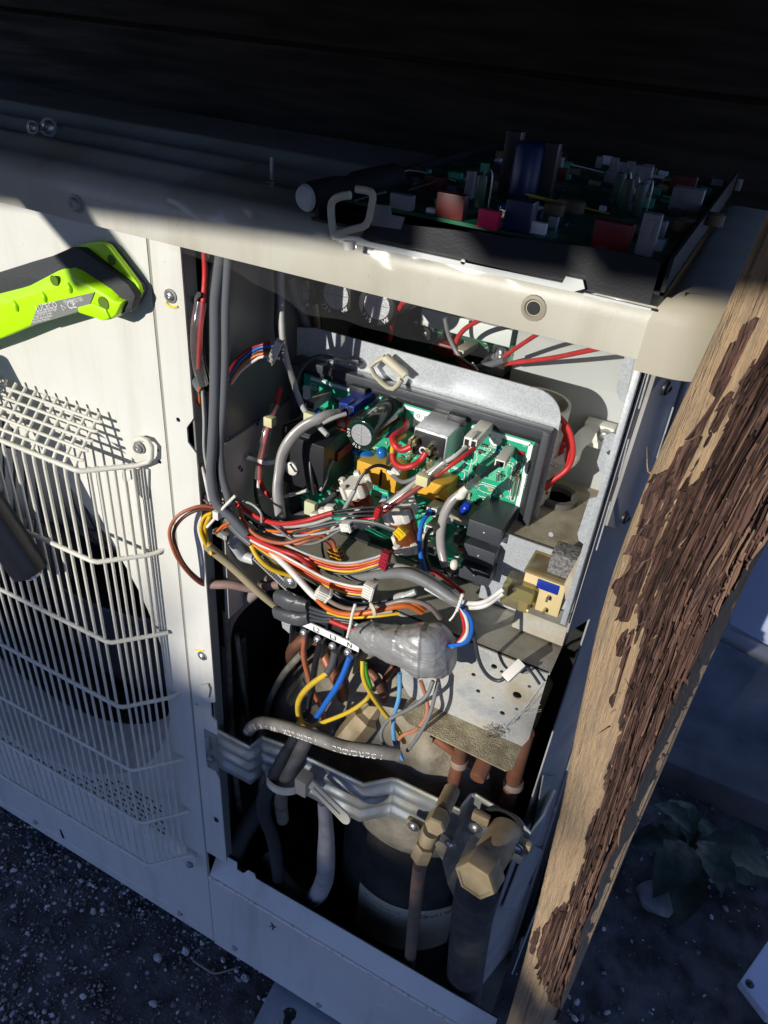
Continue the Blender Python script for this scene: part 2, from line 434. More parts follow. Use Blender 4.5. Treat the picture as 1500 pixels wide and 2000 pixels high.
WOODDK = mat('dark stained wood', (0.024, 0.019, 0.010), 0.75, nz=0.5, nscale=10, bump=0.4, bscale=60, stretch=(1, 12, 12))
bw = thing('enclosure_wall', 'near black stained plank wall behind the air conditioner', 'wall', (0.2, 0.36, GZ))
z0 = GZ
for i in range(11):
    h = 0.108
    box('plank', (-0.85, 0.36 + 0.002 * (i % 2), z0), (0.35, 0.38, z0 + h - 0.004), WOODDK, bw, 0.002); z0 += h
box('backing', (-0.85, 0.383, GZ), (0.35, 0.40, 1.02), WOODDK, bw)
rf = thing('enclosure_roof', 'dark plank roof covering the air conditioner from above', 'roof', (0, 0, 1.1))
# roof rises towards the front; its front edge shades the top of the casing
def roofz(x): return 0.7525 + 0.99 * SZ + (x + 0.99 * SX - 0.02) * 0.08
ht, pk = PZ(600, 388, .7835), PZ(953, 432, .783)
n1, n2 = ht.x - SX * (ht.y + .85), pk.x - SX * (pk.y + .85)
NOTCH = [(-0.82, -1.0), (-0.70, -1.0), (-0.45, -1.0), (n1 - .010, -0.80), (n1 + .007, -.905), (n1 + .020, -1.0), (n2 - .006, -0.80), (n2 + .006, -1.0), (0.02, -1.0), (0.25, -1.0), (0.50, -1.0), (0.75, -1.0), (1.0, 0)]  # plank ends cut back to let added slivers of sun through
for i in range(len(NOTCH) - 1):
    xa, yf = NOTCH[i]; xb = NOTCH[i + 1][0] - 0.0006
    za, zc = roofz(xa) - (yf + 1) * .02, roofz(xb) - (yf + 1) * .02
    plate('plank', [(xa, yf, za), (xb, yf, zc), (xb, 0.42, roofz(xb) - .028), (xa, 0.42, roofz(xa) - .028)], (0, 0, 0.02), WOODDK, rf)
plate('felt_cover', [(-0.83, -0.70, roofz(-.83) + .018), (1.0, -0.70, roofz(1.0) + .018), (1.0, 0.44, roofz(1.0) - .004), (-0.83, 0.44, roofz(-.83) - .004)], (0, 0, 0.004), mat('roof felt', (.03, .03, .03), .9), rf)
# made-up timber out of view, shaped to cast the diagonal shadow on the panel
def back_along(p, t): return V(p) - SUN * t
t0 = 0.55 / SUN.y
off = thing('shadow_blocker', 'unseen dark brace hanging from the front edge of the roof', 'blocker', (-0.25, -0.55, 0.93))
br = [back_along(p, t0) for p in ((-0.115, 0, 0.80), (-0.056, 0, 0.80), (-0.0, 0, 0.705), (-0.04, 0, 0.685))]
br[0] = back_along((-0.150, 0, 0.795), t0); br[1] = back_along((-0.082, 0, 0.795), t0); br[2] = back_along((-0.008, 0, 0.722), t0); br[3] = back_along((-0.040, 0, 0.708), t0)
plate('timber', br, (0.0, -0.02, 0), WOODDK, off, bev=0.002)

# hedge made up out of view, shaped to keep the machine's low part in shade
hedge_leaf = mat('hedge leaf', (0.05, 0.085, 0.03), 0.6, nz=0.4, nscale=3)
hv, hf = [], []
rnd = random.Random(3)
def hedge_top(x): return 6.2 * SZ - 0.02 + 0.400 - 0.85 * max(0.0, min(0.15, x + 6.2 * SX + 0.03)) + 0.02 * NZ.noise(V((x * 9.0, 0, 5)))
for i in range(26000):
    x = rnd.uniform(-4.6, 2.0); t = hedge_top(x)
    z = GZ + (t - GZ) * (1 - abs(rnd.gauss(0, 0.38)))
    if z < GZ: z = rnd.uniform(GZ, t)
    z += rnd.gauss(0, 0.035)
    c = V((x, -6.2 + rnd.gauss(0, 0.22), z)); s = rnd.uniform(0.03, 0.07)
    a = V((rnd.gauss(0, 1), rnd.gauss(0, 1), rnd.gauss(0, 1))).normalized(); b = a.orthogonal().normalized()
    k = len(hv); hv += [c - a * s, c + b * s * 0.5, c + a * s, c - b * s * 0.5]; hf.append((k, k + 1, k + 2, k + 3))
hg = thing('shade_hedge', 'unseen hedge across the yard facing the air conditioner', 'shade_hedge', (-2, -6.2, GZ))
lv = obj('foliage', meshdata('foliage', hv, hf), hedge_leaf, hg); lv['kind'] = 'stuff'
box('stem_mass', (-4.6, -6.35, GZ), (2.0, -6.05, 1.86), mat('hedge inner', (0.02, 0.025, 0.012), 0.9), hg, 0.05)  # solid core added to stop sun leaking between the leaves

# ------------------------------------------------------------ air conditioner casing
AC = thing('air_conditioner', 'cream outdoor air conditioner unit with its service cover off', 'air conditioner', (0, 0.1, GZ))
# lid: profile swept along x with shallow ridges
def lid_prof(ridge=True):
    p = [(-0.0045, 0.7412), (-0.006, 0.7418), (-0.006, 0.7555)]
    for k in range(6):
        a = math.pi / 2 * (k + 1) / 6; p.append((-0.006 + 0.0125 * (1 - math.cos(a)), 0.7555 + 0.0125 * math.sin(a)))
    if ridge:
        for c in (0.034, 0.075, 0.125): p += [(c - 0.010, 0.768), (c - 0.0062, 0.7712), (c + 0.0062, 0.7712), (c + 0.010, 0.768)]
    p += [(0.222, 0.768), (0.226, 0.7655), (0.226, 0.741)]
    return p
xsL = [-1.15, -0.9, -0.6, -0.3, -0.1, 0.0, 0.06, 0.105, 0.15, 0.2, 0.262]
lv_, lf_ = [], []; pr = lid_prof(); npr = len(pr)
for x in xsL:
    k = min(1, max(0, (0.11 - x) / 0.06))
    for (y, z) in pr: lv_.append((x, y, 0.768 + (z - 0.768) * k if z > 0.768 else z))
for i in range(len(xsL) - 1):
    for j in range(npr - 1): lf_.append((i * npr + j, i * npr + j + 1, (i + 1) * npr + j + 1, (i + 1) * npr + j))
lid = obj('lid', autosmooth(meshdata('lid', lv_, lf_), 50), mat('weathered lid paint', (0.52, 0.505, 0.435), 0.42, nz=0.22, nscale=11, col2=(0.36, 0.33, 0.245), thr=(0.30, 0.52), bump=0.04, bscale=600), AC)
# rounded corner cap at the right end
bm = bmesh.new(); bmesh.ops.create_cube(bm, size=1)
for v in bm.verts: v.co = V((0.2595 + (v.co.x + 0.5) * 0.037, -0.0095 + (v.co.y + 0.5) * 0.236, 0.7385 + (v.co.z + 0.5) * 0.031))
es = [e for e in bm.edges if abs((e.verts[0].co - e.verts[1].co).normalized().z) > 0.9 and e.verts[0].co.x > 0.28 and e.verts[0].co.y < 0]
bmesh.ops.bevel(bm, geom=es, offset=0.027, segments=8, profile=0.5, affect='EDGES')
es = [e for e in bm.edges if min(v.co.z for v in e.verts) > 0.769]
bmesh.ops.bevel(bm, geom=es, offset=0.011, segments=4, profile=0.5, affect='EDGES')
obj('corner_cap', autosmooth(frombm('corner_cap', bm), 60), CREAMD, lid)
weather(lid.data.materials[0], (0.27, 0.24, 0.165), 0.5)
# hole boss on the lid front
c = P(1042, 602, -0.0062)
lathe('screw_hole', [(0.0056, -0.0005), (0.0054, 0.0004), (0.0040, 0.0006), (0.0032, -0.0003), (0.003, -0.004), (0, -0.004)], frame(c, XA, -YA), mat('hole rim', (0.30, 0.27, 0.20), 0.5), lid, 16)
lathe('hole_bore', [(0.0029, 0.00012), (0, 0.00014)], frame(c, XA, -YA), BLACKIN, lid, 16)
screw('bolt', P(149, 398, -0.0062), -YA, 0.0036, lid, mat('painted bolt', (0.36, 0.36, 0.33), 0.5), hexhead=True)
# front panel with recess and bell mouth
FC, FR = V((-0.2527, 0, 0.375)), 0.2269
rec = [(-1.0, 0.619), (-0.092, 0.619), (-0.0879, 0.6151), (-0.0264, 0.593), (-0.0257, 0.14), (-0.04, 0.125), (-1.0, 0.125)]
recess = [V((x, 0, z)) for x, z in rec]
outer = [V((-1.15, 0, 0.741)), V((-0.0012, 0, 0.741)), V((-0.0012, 0, -0.011)), V((-1.15, 0, -0.011))]
fp = plate('front_panel', outer, (0, 0.0012, 0), CREAM, AC, holes=[recess])
# recess floor 6 mm behind with the fan opening
rin = [V((FC.x + (p.x - FC.x) * 0.985 if p.x > -0.5 else p.x, 0.006, 0.375 + (p.z - 0.375) * 0.985)) for p in recess]
hole1 = circ(V((FC.x, 0.006, FC.z)), FR - 0.002, XA, ZA, 72)
plate('recess_floor', rin, (0, 0.001, 0), CREAM, fp, holes=[hole1])
vs = recess + rin; n = len(rec)
obj('recess_edge', meshdata('recess_edge', vs, [(i, (i + 1) % n, n + (i + 1) % n, n + i) for i in range(n)]), CREAM, fp)
lathe('bell_mouth', [(FR - 0.002, -0.006), (FR - 0.006, -0.010), (FR - 0.012, -0.018), (FR - 0.017, -0.032), (FR - 0.019, -0.05), (FR - 0.018, -0.062)], frame(FC, XA, -YA), mat('dusty bell mouth', (0.47, 0.46, 0.43), 0.6, nz=0.3, nscale=30), fp, 72, cap=False)
# fold line between panel and post
fan = obj('fan', meshdata('fan', [], []), None, AC)
lathe('hub', [(0.03, 0), (0.045, 0.004), (0.05, 0.012), (0.05, 0.06)], frame(V((FC.x, 0.07, FC.z)), XA, YA), BLACKP, fan, 32)
for k in range(3):
    g = []
    for i in range(9):
        row = []
        for j in range(9):
            a = 2 * math.pi * k / 3 + (j / 8) * 1.75 + i * 0.05; r = 0.048 + (0.148) * i / 8
            row.append(V((FC.x + r * math.cos(a), 0.11 - 0.05 * (j / 8) + 0.01 * i / 8, FC.z + r * math.sin(a))))
        g.append(row)
    sheet('blade', g, GREYP, fan, 0.002)
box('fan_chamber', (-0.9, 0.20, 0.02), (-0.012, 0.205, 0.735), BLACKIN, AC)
# perforation rows at the foot of the grille
bm = bmesh.new()
for r in range(6):
    for i in range(60):
        x = -0.06 - i * 0.0062 + (0.003 if r % 2 else 0); z = 0.140 + r * 0.0095
        if (V((x, 0, z)) - V((FC.x, 0, FC.z))).length < FR + 0.004: continue
        M = Matrix.Translation((x, 0.0056, z)) @ Matrix.Rotation(0.5, 4, 'Y') @ Matrix.Diagonal((0.0034, 0.0008, 0.0014, 1))
        bmesh.ops.create_cube(bm, size=1, matrix=M)
pf = obj('vent_slots', frombm('vent_slots', bm), BLACKIN, fp); pf['kind'] = 'stuff'
# wire grille
GRB = mat('grille paint', (0.72, 0.70, 0.60), 0.4, nz=0.12, nscale=40, bump=0.05, bscale=500)
grille = obj('grille', meshdata('grille', [], []), None, AC)
GY = -0.0318
HZ = [0.5967, 0.5243, 0.4486, 0.3779, 0.2981, 0.2218, 0.152]
def bar(pts, r): return tube('bar', pts, r * 1.32, GRB, grille, 8, 0)
for k, z in enumerate(HZ):
    yb = GY - 0.0012
    pts = [V((-0.95, yb, z)), V((-0.0465, yb, z))] + [V((-0.0425, yb + 0.0012, z))] + [V((-0.020, -0.008, z))]
    if k == 0: pts += [P(290, 902, -0.0055), P(296, 893, -0.005), P(296, 872, -0.005), P(288, 860, -0.0045), P(276, 856, -0.004), P(266, 859, -0.003)]
    elif k == 6: pts += [P(376, 1671, -0.0055), P(381, 1676, -0.005), P(381, 1690, -0.003)]
    elif k in (1, 3): pts += [V((-0.0155, -0.003, z + 0.001)), V((-0.013, 0.001, z + 0.003))]
    else: pts += [V((-0.0165, -0.0040, z)), V((-0.0150, -0.002, z))]
    bar(pts, 0.00132)
NV = 44
for i in range(NV):
    x = -0.0485 - i * 0.0092
    if x < -0.45: break
    b = [V((x, GY, 0.1500)), V((x, GY, 0.588)), V((x, GY + 0.0006, 0.5975)), V((x, -0.0270, 0.6035)), V((x, -0.0055, 0.6245))]
    bar(b, 0.00085)
for t in (0.10, 0.24, 0.38, 0.52, 0.68, 0.84):
    x = -0.0425 + t * 0.0245; y = -0.0306 + t * 0.0252
    bar([V((x, y, 0.1505)), V((x, y, 0.5985))], 0.0008)
for k in range(5):
    t = (k + 0.35) / 5.0; y = -0.0305 + 0.0240 * t; z = 0.6005 + 0.0235 * t
    bar([V((-0.95, y, z)), V((-0.0455, y, z)), V((-0.0440, y + 0.001, z))], 0.00085)
screw('bolt', P(272, 874, -0.001), -YA, 0.0032, grille, hexhead=True)
screw('bolt', P(371, 1688, -0.001), -YA, 0.0030, grille, hexhead=True)
# holding clip below the first hook
plate('clip', [P(u, v, -0.0006) for u, v in ((241, 918), (262, 916), (263, 922), (284, 913), (292, 916), (292, 972), (284, 975), (271, 962), (270, 935), (257, 935), (247, 941), (239, 932))], (0, -0.0015, 0), CREAM, fp, bev=0.0005)
# left post between the panel seam and the opening
def zq(u, v): p = P(u, v, 0); return p
notch = [(0.0008, 0.741), (0.0214, 0.741), (0.0222, 0.645), (0.0222, 0.640), (0.0165, 0.632), (0.0165, 0.622), (0.0225, 0.616), (0.0232, 0.50), (0.0238, 0.392), (0.0190, 0.388), (0.0190, 0.372), (0.0236, 0.369), (0.0240, 0.352), (0.0105, 0.352), (0.0105, 0.302), (0.0185, 0.302), (0.0225, 0.292), (0.0238, 0.165), (0.0008, 0.165)]
hs = [circ(P(u, v, 0), r, XA, ZA, 10) for u, v, r in ((348, 820, 0.0016), (312, 902, 0.0014), (309, 880, 0.0009), (384, 1375, 0.0012), (398, 1338, 0.0012))]
post = plate('post', [V((x, 0.0002, z)) for x, z in notch], (0, 0.0012, 0), CREAM, AC, holes=hs)
box('post_return', (0.0205, 0.0016, 0.165), (0.0218, 0.0115, 0.74), mat('grey-green edge', (0.20, 0.235, 0.235), 0.5, 0.3), post)
box('seam', (-0.0010, 0.0004, -0.010), (0.0006, 0.0020, 0.741), mat('seam shadow gap', (0.30, 0.29, 0.24), 0.8), post)
screw('screw', P(333, 578, -0.0002), -YA, 0.0030, post)
screw('screw', P(395, 1281, -0.0002), -YA, 0.0030, post)
plate('clip_tab', [P(u, v, -0.001) for u, v in ((392, 1337), (407, 1335), (411, 1345), (408, 1362), (398, 1362), (391, 1350))], (0, -0.001, 0), CREAM, post)
plate('slot', [P(u, v, -0.0001) for u, v in ((418, 1595), (426, 1600), (427, 1607), (419, 1603))], (0, -0.0002, 0), BLACKIN, post)
# yellow marker strokes beside two screws
YM = mat('yellow marker', (0.75, 0.62, 0.02), 0.6)
tube('marker_stroke', [P(u, v, -0.0003) for u, v in ((324, 590), (330, 597), (338, 600), (347, 599))], 0.0007, YM, post, 6, 4)
tube('marker_stroke', [P(u, v, -0.0003) for u, v in ((379, 1268), (388, 1270), (398, 1271))], 0.0005, YM, post, 6, 4)
# base panel under the opening, with its rusty upper fold, colour lightened as if catching light, and sill
BPZ = 0.1215
bp = plate('base_panel', [V((0.0008, -0.0012, -0.011)), V((0.30, -0.0012, -0.011)), V((0.30, -0.0012, BPZ)), V((0.0008, -0.0012, BPZ))], (0, 0.0012, 0), CREAM, AC)
tube('panel_fold', [V((0.001, 0.0, BPZ)), V((0.299, 0.0, BPZ))], 0.0019, mat('rusty lit fold', (0.80, 0.72, 0.62), 0.7, nz=0.4, nscale=240, col2=(0.42, 0.30, 0.22), thr=(.3,.45)), bp, 8, 0)
sill = [V((0.001, 0.0004, BPZ + 0.0014)), V((0.30, 0.0004, BPZ + 0.0014)), V((0.30, 0.0135, BPZ + 0.017)), V((0.048, 0.0135, BPZ + 0.017)), V((0.045, 0.0150, BPZ + 0.021)), V((0.038, 0.0150, BPZ + 0.021)), V((0.034, 0.0125, BPZ + 0.0155)), V((0.026, 0.0125, BPZ + 0.0155)), V((0.024, 0.0155, BPZ + 0.022)), V((0.001, 0.0155, BPZ + 0.022))]
plate('sill', sill, (0, 0.001, -0.0006), CREAM, AC)
box('sill_back', (0.02, 0.0150, 0.02), (0.30, 0.016, BPZ + 0.016), BLACKIN, AC)
for u, v in ((459, 1851), (623, 1962)): screw('bolt', P(u, v, -0.0013), -YA, 0.0028, bp, mat('painted bolt', (0.36, 0.36, 0.33)), hexhead=True)
for u, v in ((352, 1783), (70, 1605)): screw('bolt', P(u, v, -0.0002), -YA, 0.0028, fp, mat('painted bolt', (0.36, 0.36, 0.33)), hexhead=True)
tube('crease', [P(88, 1618, -0.0001), P(335, 1770, -0.0001)], 0.0004, CREAM, fp, 6, 0)
tube('crease', [P(0, 1565, -0.0001), P(58, 1598, -0.0001)], 0.0004, CREAM, fp, 6, 0)
plate('slot', [P(u, v, -0.0002) for u, v in ((116, 1620), (119, 1620), (126, 1638), (122, 1637))], (0, -0.0002, 0), BLACKIN, fp)
el = [P(u, v, -0.0014) for u, v in ((708, 1916), (735, 1912), (766, 1935), (768, 1955), (745, 1962), (716, 1940))]
tube('knockout', el + [el[0]], 0.00035, CREAM, bp, 6, 6)
tube('knockout', [P(u, v, -0.0014) for u, v in ((722, 2010), (724, 1975), (745, 1966), (790, 1985))], 0.00035, CREAM, bp, 6, 6)
tube('scratch', [P(u, v, -0.0014) for u, v in ((530, 1802), (534, 1810), (532, 1815))], 0.0008, INK, bp, 5, 3)
tube('scratch', [P(u, v, -0.0014) for u, v in ((526, 1809), (533, 1809), (539, 1811))], 0.0006, INK, bp, 5, 3)
# inside: partition, back and floor
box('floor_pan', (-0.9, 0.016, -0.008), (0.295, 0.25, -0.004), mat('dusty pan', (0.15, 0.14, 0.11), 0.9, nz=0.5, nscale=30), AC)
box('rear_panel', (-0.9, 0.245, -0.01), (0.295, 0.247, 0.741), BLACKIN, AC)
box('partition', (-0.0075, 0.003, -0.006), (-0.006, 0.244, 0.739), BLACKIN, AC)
# right corner post: face turned oblique and paint darkened to hold it in shade
PW = mat('shade-dark post paint', (0.33, 0.32, 0.31), 0.5, nz=0.2, nscale=30)
PA, PB_, PC_ = V((0.2635, 0.004, 0)), V((0.2790, 0.055, 0)), V((0.2985, 0.1192, 0))
PN = V((PB_.y - PA.y, -(PB_.x - PA.x), 0)).normalized()
def QP(u, v, d=0.0): return PP(u, v, PA + PN * d, PN)
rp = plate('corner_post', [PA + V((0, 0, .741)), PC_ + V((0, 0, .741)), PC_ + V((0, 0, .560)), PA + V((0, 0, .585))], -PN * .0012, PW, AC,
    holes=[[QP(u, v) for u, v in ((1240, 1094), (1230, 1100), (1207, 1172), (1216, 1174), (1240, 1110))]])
PD = V((0.2685, 0.074, 0)); DR = (PC_ - PA).normalized(); PE = PD + DR * .110
def RP(u, v, d=0.0): return PP(u, v, PD + PN * d, PN)
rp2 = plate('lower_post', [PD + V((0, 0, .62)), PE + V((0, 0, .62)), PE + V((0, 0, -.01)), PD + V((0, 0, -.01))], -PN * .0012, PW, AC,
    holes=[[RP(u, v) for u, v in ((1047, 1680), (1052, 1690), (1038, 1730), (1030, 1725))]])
tube('post_rib', [RP(1186, 1250, .0008), RP(985, 1900, .0008)], .0018, PW, rp2, 8, 0)
tube('post_rib', [RP(1196, 1250, .0006), RP(1000, 1900, .0006)], .0012, PW, rp2, 8, 0)
plate('gusset_plate', [RP(u, v, .004) for u, v in ((1062, 1515), (1088, 1520), (1084, 1545), (1050, 1640), (1040, 1636))], -PN * .001, STRIP, rp2)
plate('inner_flange', [RP(u, v, .0030) for u, v in ((1062, 1660), (1010, 1775), (982, 1772), (1030, 1648))], -PN * .001, PW, rp2)
plate('doubler', [QP(u, v, .0022) for u, v in ((1292, 700), (1345, 700), (1238, 1040), (1186, 1028))], -PN * .0021, PW, rp, bev=.0006)
for (a, b_, r) in (((1352, 700), (1240, 1060), .0016),): tube('post_rib', [QP(*a, .0008), QP(*b_, .0008)], r, PW, rp, 8, 0)
for u, v in ((1300, 757), (1220, 1010)): screw('screw', QP(u, v, .0024), PN, 0.0036, rp, SCREWD, washer=False)
for a, b_ in (((1274, 706), (1248, 798)), ((1228, 858), (1209, 932)), ((1193, 980), (1165, 1074)), ((1315, 795), (1283, 895))):
    tube('glint_edge', [QP(*a, .0035), QP(*b_, .0035)], 0.00042, GALV, rp, 6, 0)  # bright strips put in for sun catching the edges
plate('front_flange', [V((0.2640, 0.012, z)) for z in (.50, .355)] + [V((0.2700, 0.014, .30)), V((0.2690, 0.014, .20)), V((0.2780, 0.016, .20)), V((0.2780, 0.016, .50))], PN * .0008, PW, rp) if False else None
box('side_panel', (0.3012, 0.1300, -0.01), (0.3024, 0.244, 0.741), CREAM, AC)
# mounting foot
ft = thing('mounting_foot', 'grey slotted steel mounting foot sticking out under the base panel', 'bracket', (0.10, -0.03, GZ))
fz = -0.0205
hole = [PZ(u, v, fz) for u, v in ((572, 1968), (580, 1975), (577, 1990), (570, 1996), (566, 2012), (552, 2016), (552, 1998), (556, 1985), (553, 1975), (561, 1968))]
plate('plate', [PZ(u, v, fz) for u, v in ((495, 2000), (468, 2052), (620, 2135), (672, 1998), (640, 1955), (590, 1908), (546, 1900))], (0, 0, 0.0016), mat('primer grey steel', (0.36, 0.38, 0.40), 0.5, 0.2, nz=0.2, nscale=40), ft, holes=[hole])
screw('bolt', PZ(546, 2000, fz + 0.002), ZA, 0.0028, ft, hexhead=True)
box('rail', (0.085, -0.002, GZ - .01), (0.150, 0.10, fz - 0.001), mat('pad concrete', (0.08, 0.08, 0.075), 0.9), ft, 0.003)
# ------------------------------------------------------------ electrical box (parts of the casing)
eb = obj('electrical_box', meshdata('electrical_box', [], []), None, AC)
box('side_sheet', (0.0255, 0.016, 0.616), (0.0267, 0.244, 0.740), mat('shiny dark sheet', (0.30, 0.31, 0.30), 0.28, 0.35, nz=0.4, nscale=8), eb)
box('side_wall', (0.0255, 0.016, 0.470), (0.0290, 0.20, 0.6155), mat('smeared grey sheet', (0.50, 0.48, 0.42), 0.5, 0.2, nz=0.5, nscale=25, col2=(0.34, 0.32, 0.26)), eb, 0.0005)
for u, v in ((447, 856), (503, 828), (506, 820), (468, 913), (472, 918)):
    c = PX(u, v, 0.0291); lathe('ink_mark', [(0.0016, 0), (0.0016, 0.0001), (0, 0.00012)], frame(c, YA, XA), mat('blue ink', (0.03, 0.04, 0.16), 0.6), eb, 8)
box('back_wall', (0.165, 0.160, 0.583), (0.2605, 0.1615, 0.7405), GREYWALL, eb)
box('box_floor', (0.150, 0.072, 0.5825), (0.2600, 0.1600, 0.5845), DUSTBEIGE, eb)
stp = plate('step_plate', [V((0.196, 0.0712, 0.529)), V((0.2595, 0.0712, 0.529)), V((0.2595, 0.0712, 0.5855)), V((0.196, 0.0712, 0.5855))], (0, 0.001, 0), GALV, eb, holes=[circ(P(1076, 1044, 0.0712), 0.0016, XA, ZA, 10)])
SHZ = 0.5275
plate('shelf', [V((0.040, 0.030, SHZ)), V((0.2585, 0.030, SHZ)), V((0.2585, 0.150, SHZ)), V((0.030, 0.150, SHZ)), V((0.030, 0.05, SHZ))], (0, 0, -0.0012), mat('dusty shelf', (0.40, 0.38, 0.32), 0.6, 0.2, nz=0.5, nscale=45, col2=(0.27, 0.24, 0.18), bump=0.1, bscale=700), eb)
lph = [(965, 1302, .0021), (980, 1312, .0013), (925, 1318, .0016), (934, 1350, .0016), (1010, 1358, .0030), (1009, 1385, .0012), (981, 1393, .0019), (1034, 1341, .0012), (963, 1363, .0009)]
lp = plate('lower_plate', [V((0.128, 0.030, SHZ)), V((0.2575, 0.030, SHZ)), V((0.2575, 0.030, 0.466)), V((0.2545, 0.030, 0.4565)), V((0.172, 0.030, 0.4565)), V((0.166, 0.030, 0.464)), V((0.160, 0.030, 0.49)), V((0.140, 0.030, 0.505))], (0, 0.0012, 0), GALVD, eb,
    holes=[circ(P(u, v, 0.030), r, XA, ZA, 12) for u, v, r in lph])
lip = [V((0.172, 0.0298, 0.4568)), V((0.2545, 0.0298, 0.4568)), V((0.2545, 0.013, 0.4535)), V((0.251, 0.0095, 0.4530)), V((0.180, 0.0115, 0.4530)), V((0.172, 0.016, 0.4535))]
plate('lip', lip, (0, 0, -0.0011), mat('dust crust', (0.36, 0.31, 0.20), 0.9, nz=0.6, nscale=120, col2=(0.20, 0.165, 0.095), bump=0.6, bscale=900), eb)
# right wall seen from its shaded outside, with the bright front flange and tabs
plate('right_wall', [V((0.2608, 0.0, 0.7405)), V((0.2608, 0.0, 0.5925)), V((0.2608, 0.006, 0.5925)), V((0.2608, 0.022, 0.626)), V((0.2608, 0.160, 0.600)), V((0.2608, 0.160, 0.7405))], (0.0010, 0, 0), GALV, eb)
box('flange', (0.2588, -0.0008, 0.593), (0.2616, 0.0006, 0.7405), GALV, eb, 0.0003)
for poly, hl in ((((1222, 690), (1240, 694), (1221, 788), (1210, 781), (1203, 760)), None), (((1182, 850), (1195, 845), (1205, 850), (1182, 927), (1172, 922), (1166, 902)), (1190, 884)), (((1150, 975), (1170, 970), (1142, 1065), (1130, 1055), (1128, 1042)), None)):
    plate('tab', [P(u, v, 0.0006) for u, v in poly], (0, 0.001, 0), GALV, eb, holes=[circ(P(*hl, 0.0006), 0.0012, XA, ZA, 8)] if hl else ())
box('filler_plate', (0.225, 0.055, 0.5295), (0.2585, 0.069, 0.545), DUSTY, eb)
plate('gusset', [P(u, v, 0.008) for u, v in ((1140, 1070), (1102, 1140), (1104, 1172), (1122, 1150))], (0, 0.001, 0), DUSTBEIGE, eb)
# white duct and cable clamp on the floor of the box
duct = obj('duct', meshdata('duct', [], []), None, eb)
lathe('collar', [(0.021, 0), (0.021, 0.068), (0.019, 0.068), (0.019, 0.0)], frame(V((.1955, .124, .586)), XA, ZA), WHITEP, duct, 40)
lathe('grommet', [(0.014, 0), (0.014, 0.004), (0.010, 0.004), (0.010, 0.0)], frame(PZ(1088, 975, 0.5848), XA, ZA), mat('dark grommet', (0.10, 0.095, 0.08), 0.8), eb, 24)
arm = [P(u, v, y) for u, v, y in ((1062, 925, 0.115), (1100, 905, 0.118), (1120, 890, 0.125), (1130, 865, 0.135), (1150, 848, 0.145), (1180, 850, 0.150))]
tube('clamp_arm', arm, 0.006, WHITEP, duct, 8, 5, flat=0.35)
box('clamp_lug', P(1150, 850, 0.150) - V((0.004, 0.004, 0.006)), P(1180, 848, 0.150) + V((0.006, 0.006, 0.007)), WHITEP, duct, 0.001)
screw('screw', P(1181, 850, 0.1455), -YA, 0.0035, duct)
# plate behind the front board
q = [V((0.0305, 0.100, 0.50)), V((0.2165, 0.100, 0.50)), V((0.2165, 0.100, 0.654))] + [V((0.1985 + 0.018 * math.cos(a), 0.100, 0.654 + 0.018 * math.sin(a))) for a in [math.pi / 2 * k / 8 for k in range(1, 9)]] + [V((0.045, 0.100, 0.672)), V((0.0305, 0.100, 0.669))]
back = plate('backplate', q, (0, 0.0012, 0), GALV, eb, holes=[[P(u, v, 0.1) for u, v in ((848, 774), (868, 779), (870, 784), (866, 787), (849, 782), (846, 778))]])
screw('stud', P(706, 711, 0.0995), -YA, 0.0034, back, washer=False)

# ------------------------------------------------------------ front circuit board
YB = 0.095
PCB = thing('circuit_board', 'lit green circuit board in a black frame with round capacitor and black relays', 'circuit board', (0.12, YB, 0.53))
bd = box('substrate', (0.040, YB, 0.529), (0.2085, YB + 0.0016, 0.6455), BOARD, PCB)
fr = obj('frame', meshdata('frame', [], []), None, PCB)
def frame_bar(a, b, w1, w2, d1, d2):
    pass
box('rail', (0.034, 0.0905, 0.6455), (0.2145, 0.0985, 0.6515), GREYP, fr, 0.001)
box('rail', (0.038, 0.0920, 0.6415), (0.2100, 0.0985, 0.6456), BLACKP, fr, 0.001)
box('rail', (0.2098, 0.0885, 0.529), (0.2146, 0.0985, 0.6512), GREYP, fr, 0.001)
box('rail', (0.2060, 0.0910, 0.529), (0.2099, 0.0985, 0.6420), BLACKP, fr, 0.001)
box('rail', (0.0335, 0.0885, 0.527), (0.0385, 0.0985, 0.648), GREYP, fr, 0.001)
box('rail', (0.038, 0.0835, 0.5255), (0.21, 0.0985, 0.5295), BLACKP, fr, 0.001)
box('edge_strip', (0.2022, YB - 0.0012, 0.566), (0.2049, YB - 0.0002, 0.6385), SILK, PCB)
box('edge_strip', (0.046, YB - 0.0012, 0.6375), (0.088, YB - 0.0002, 0.6395), SILK, PCB)
box('edge_strip', (0.0965, YB - 0.0012, 0.6372), (0.152, YB - 0.0002, 0.6396), SILK, PCB)
box('edge_strip', (0.164, YB - 0.0012, 0.6372), (0.203, YB - 0.0002, 0.6396), SILK, PCB)
box('edge_strip', (0.0402, YB - 0.0012, 0.60), (0.0455, YB - 0.0002, 0.632), SILK, PCB)
for u, v in ((700, 764), (893, 820)):
    c = P(u, v, 0.088); box('frame_clip', c - V((0.006, 0.002, 0.003)), c + V((0.006, 0.002, 0.0035)), BLACKP, fr, 0.0006)
YS = YB - 0.0002
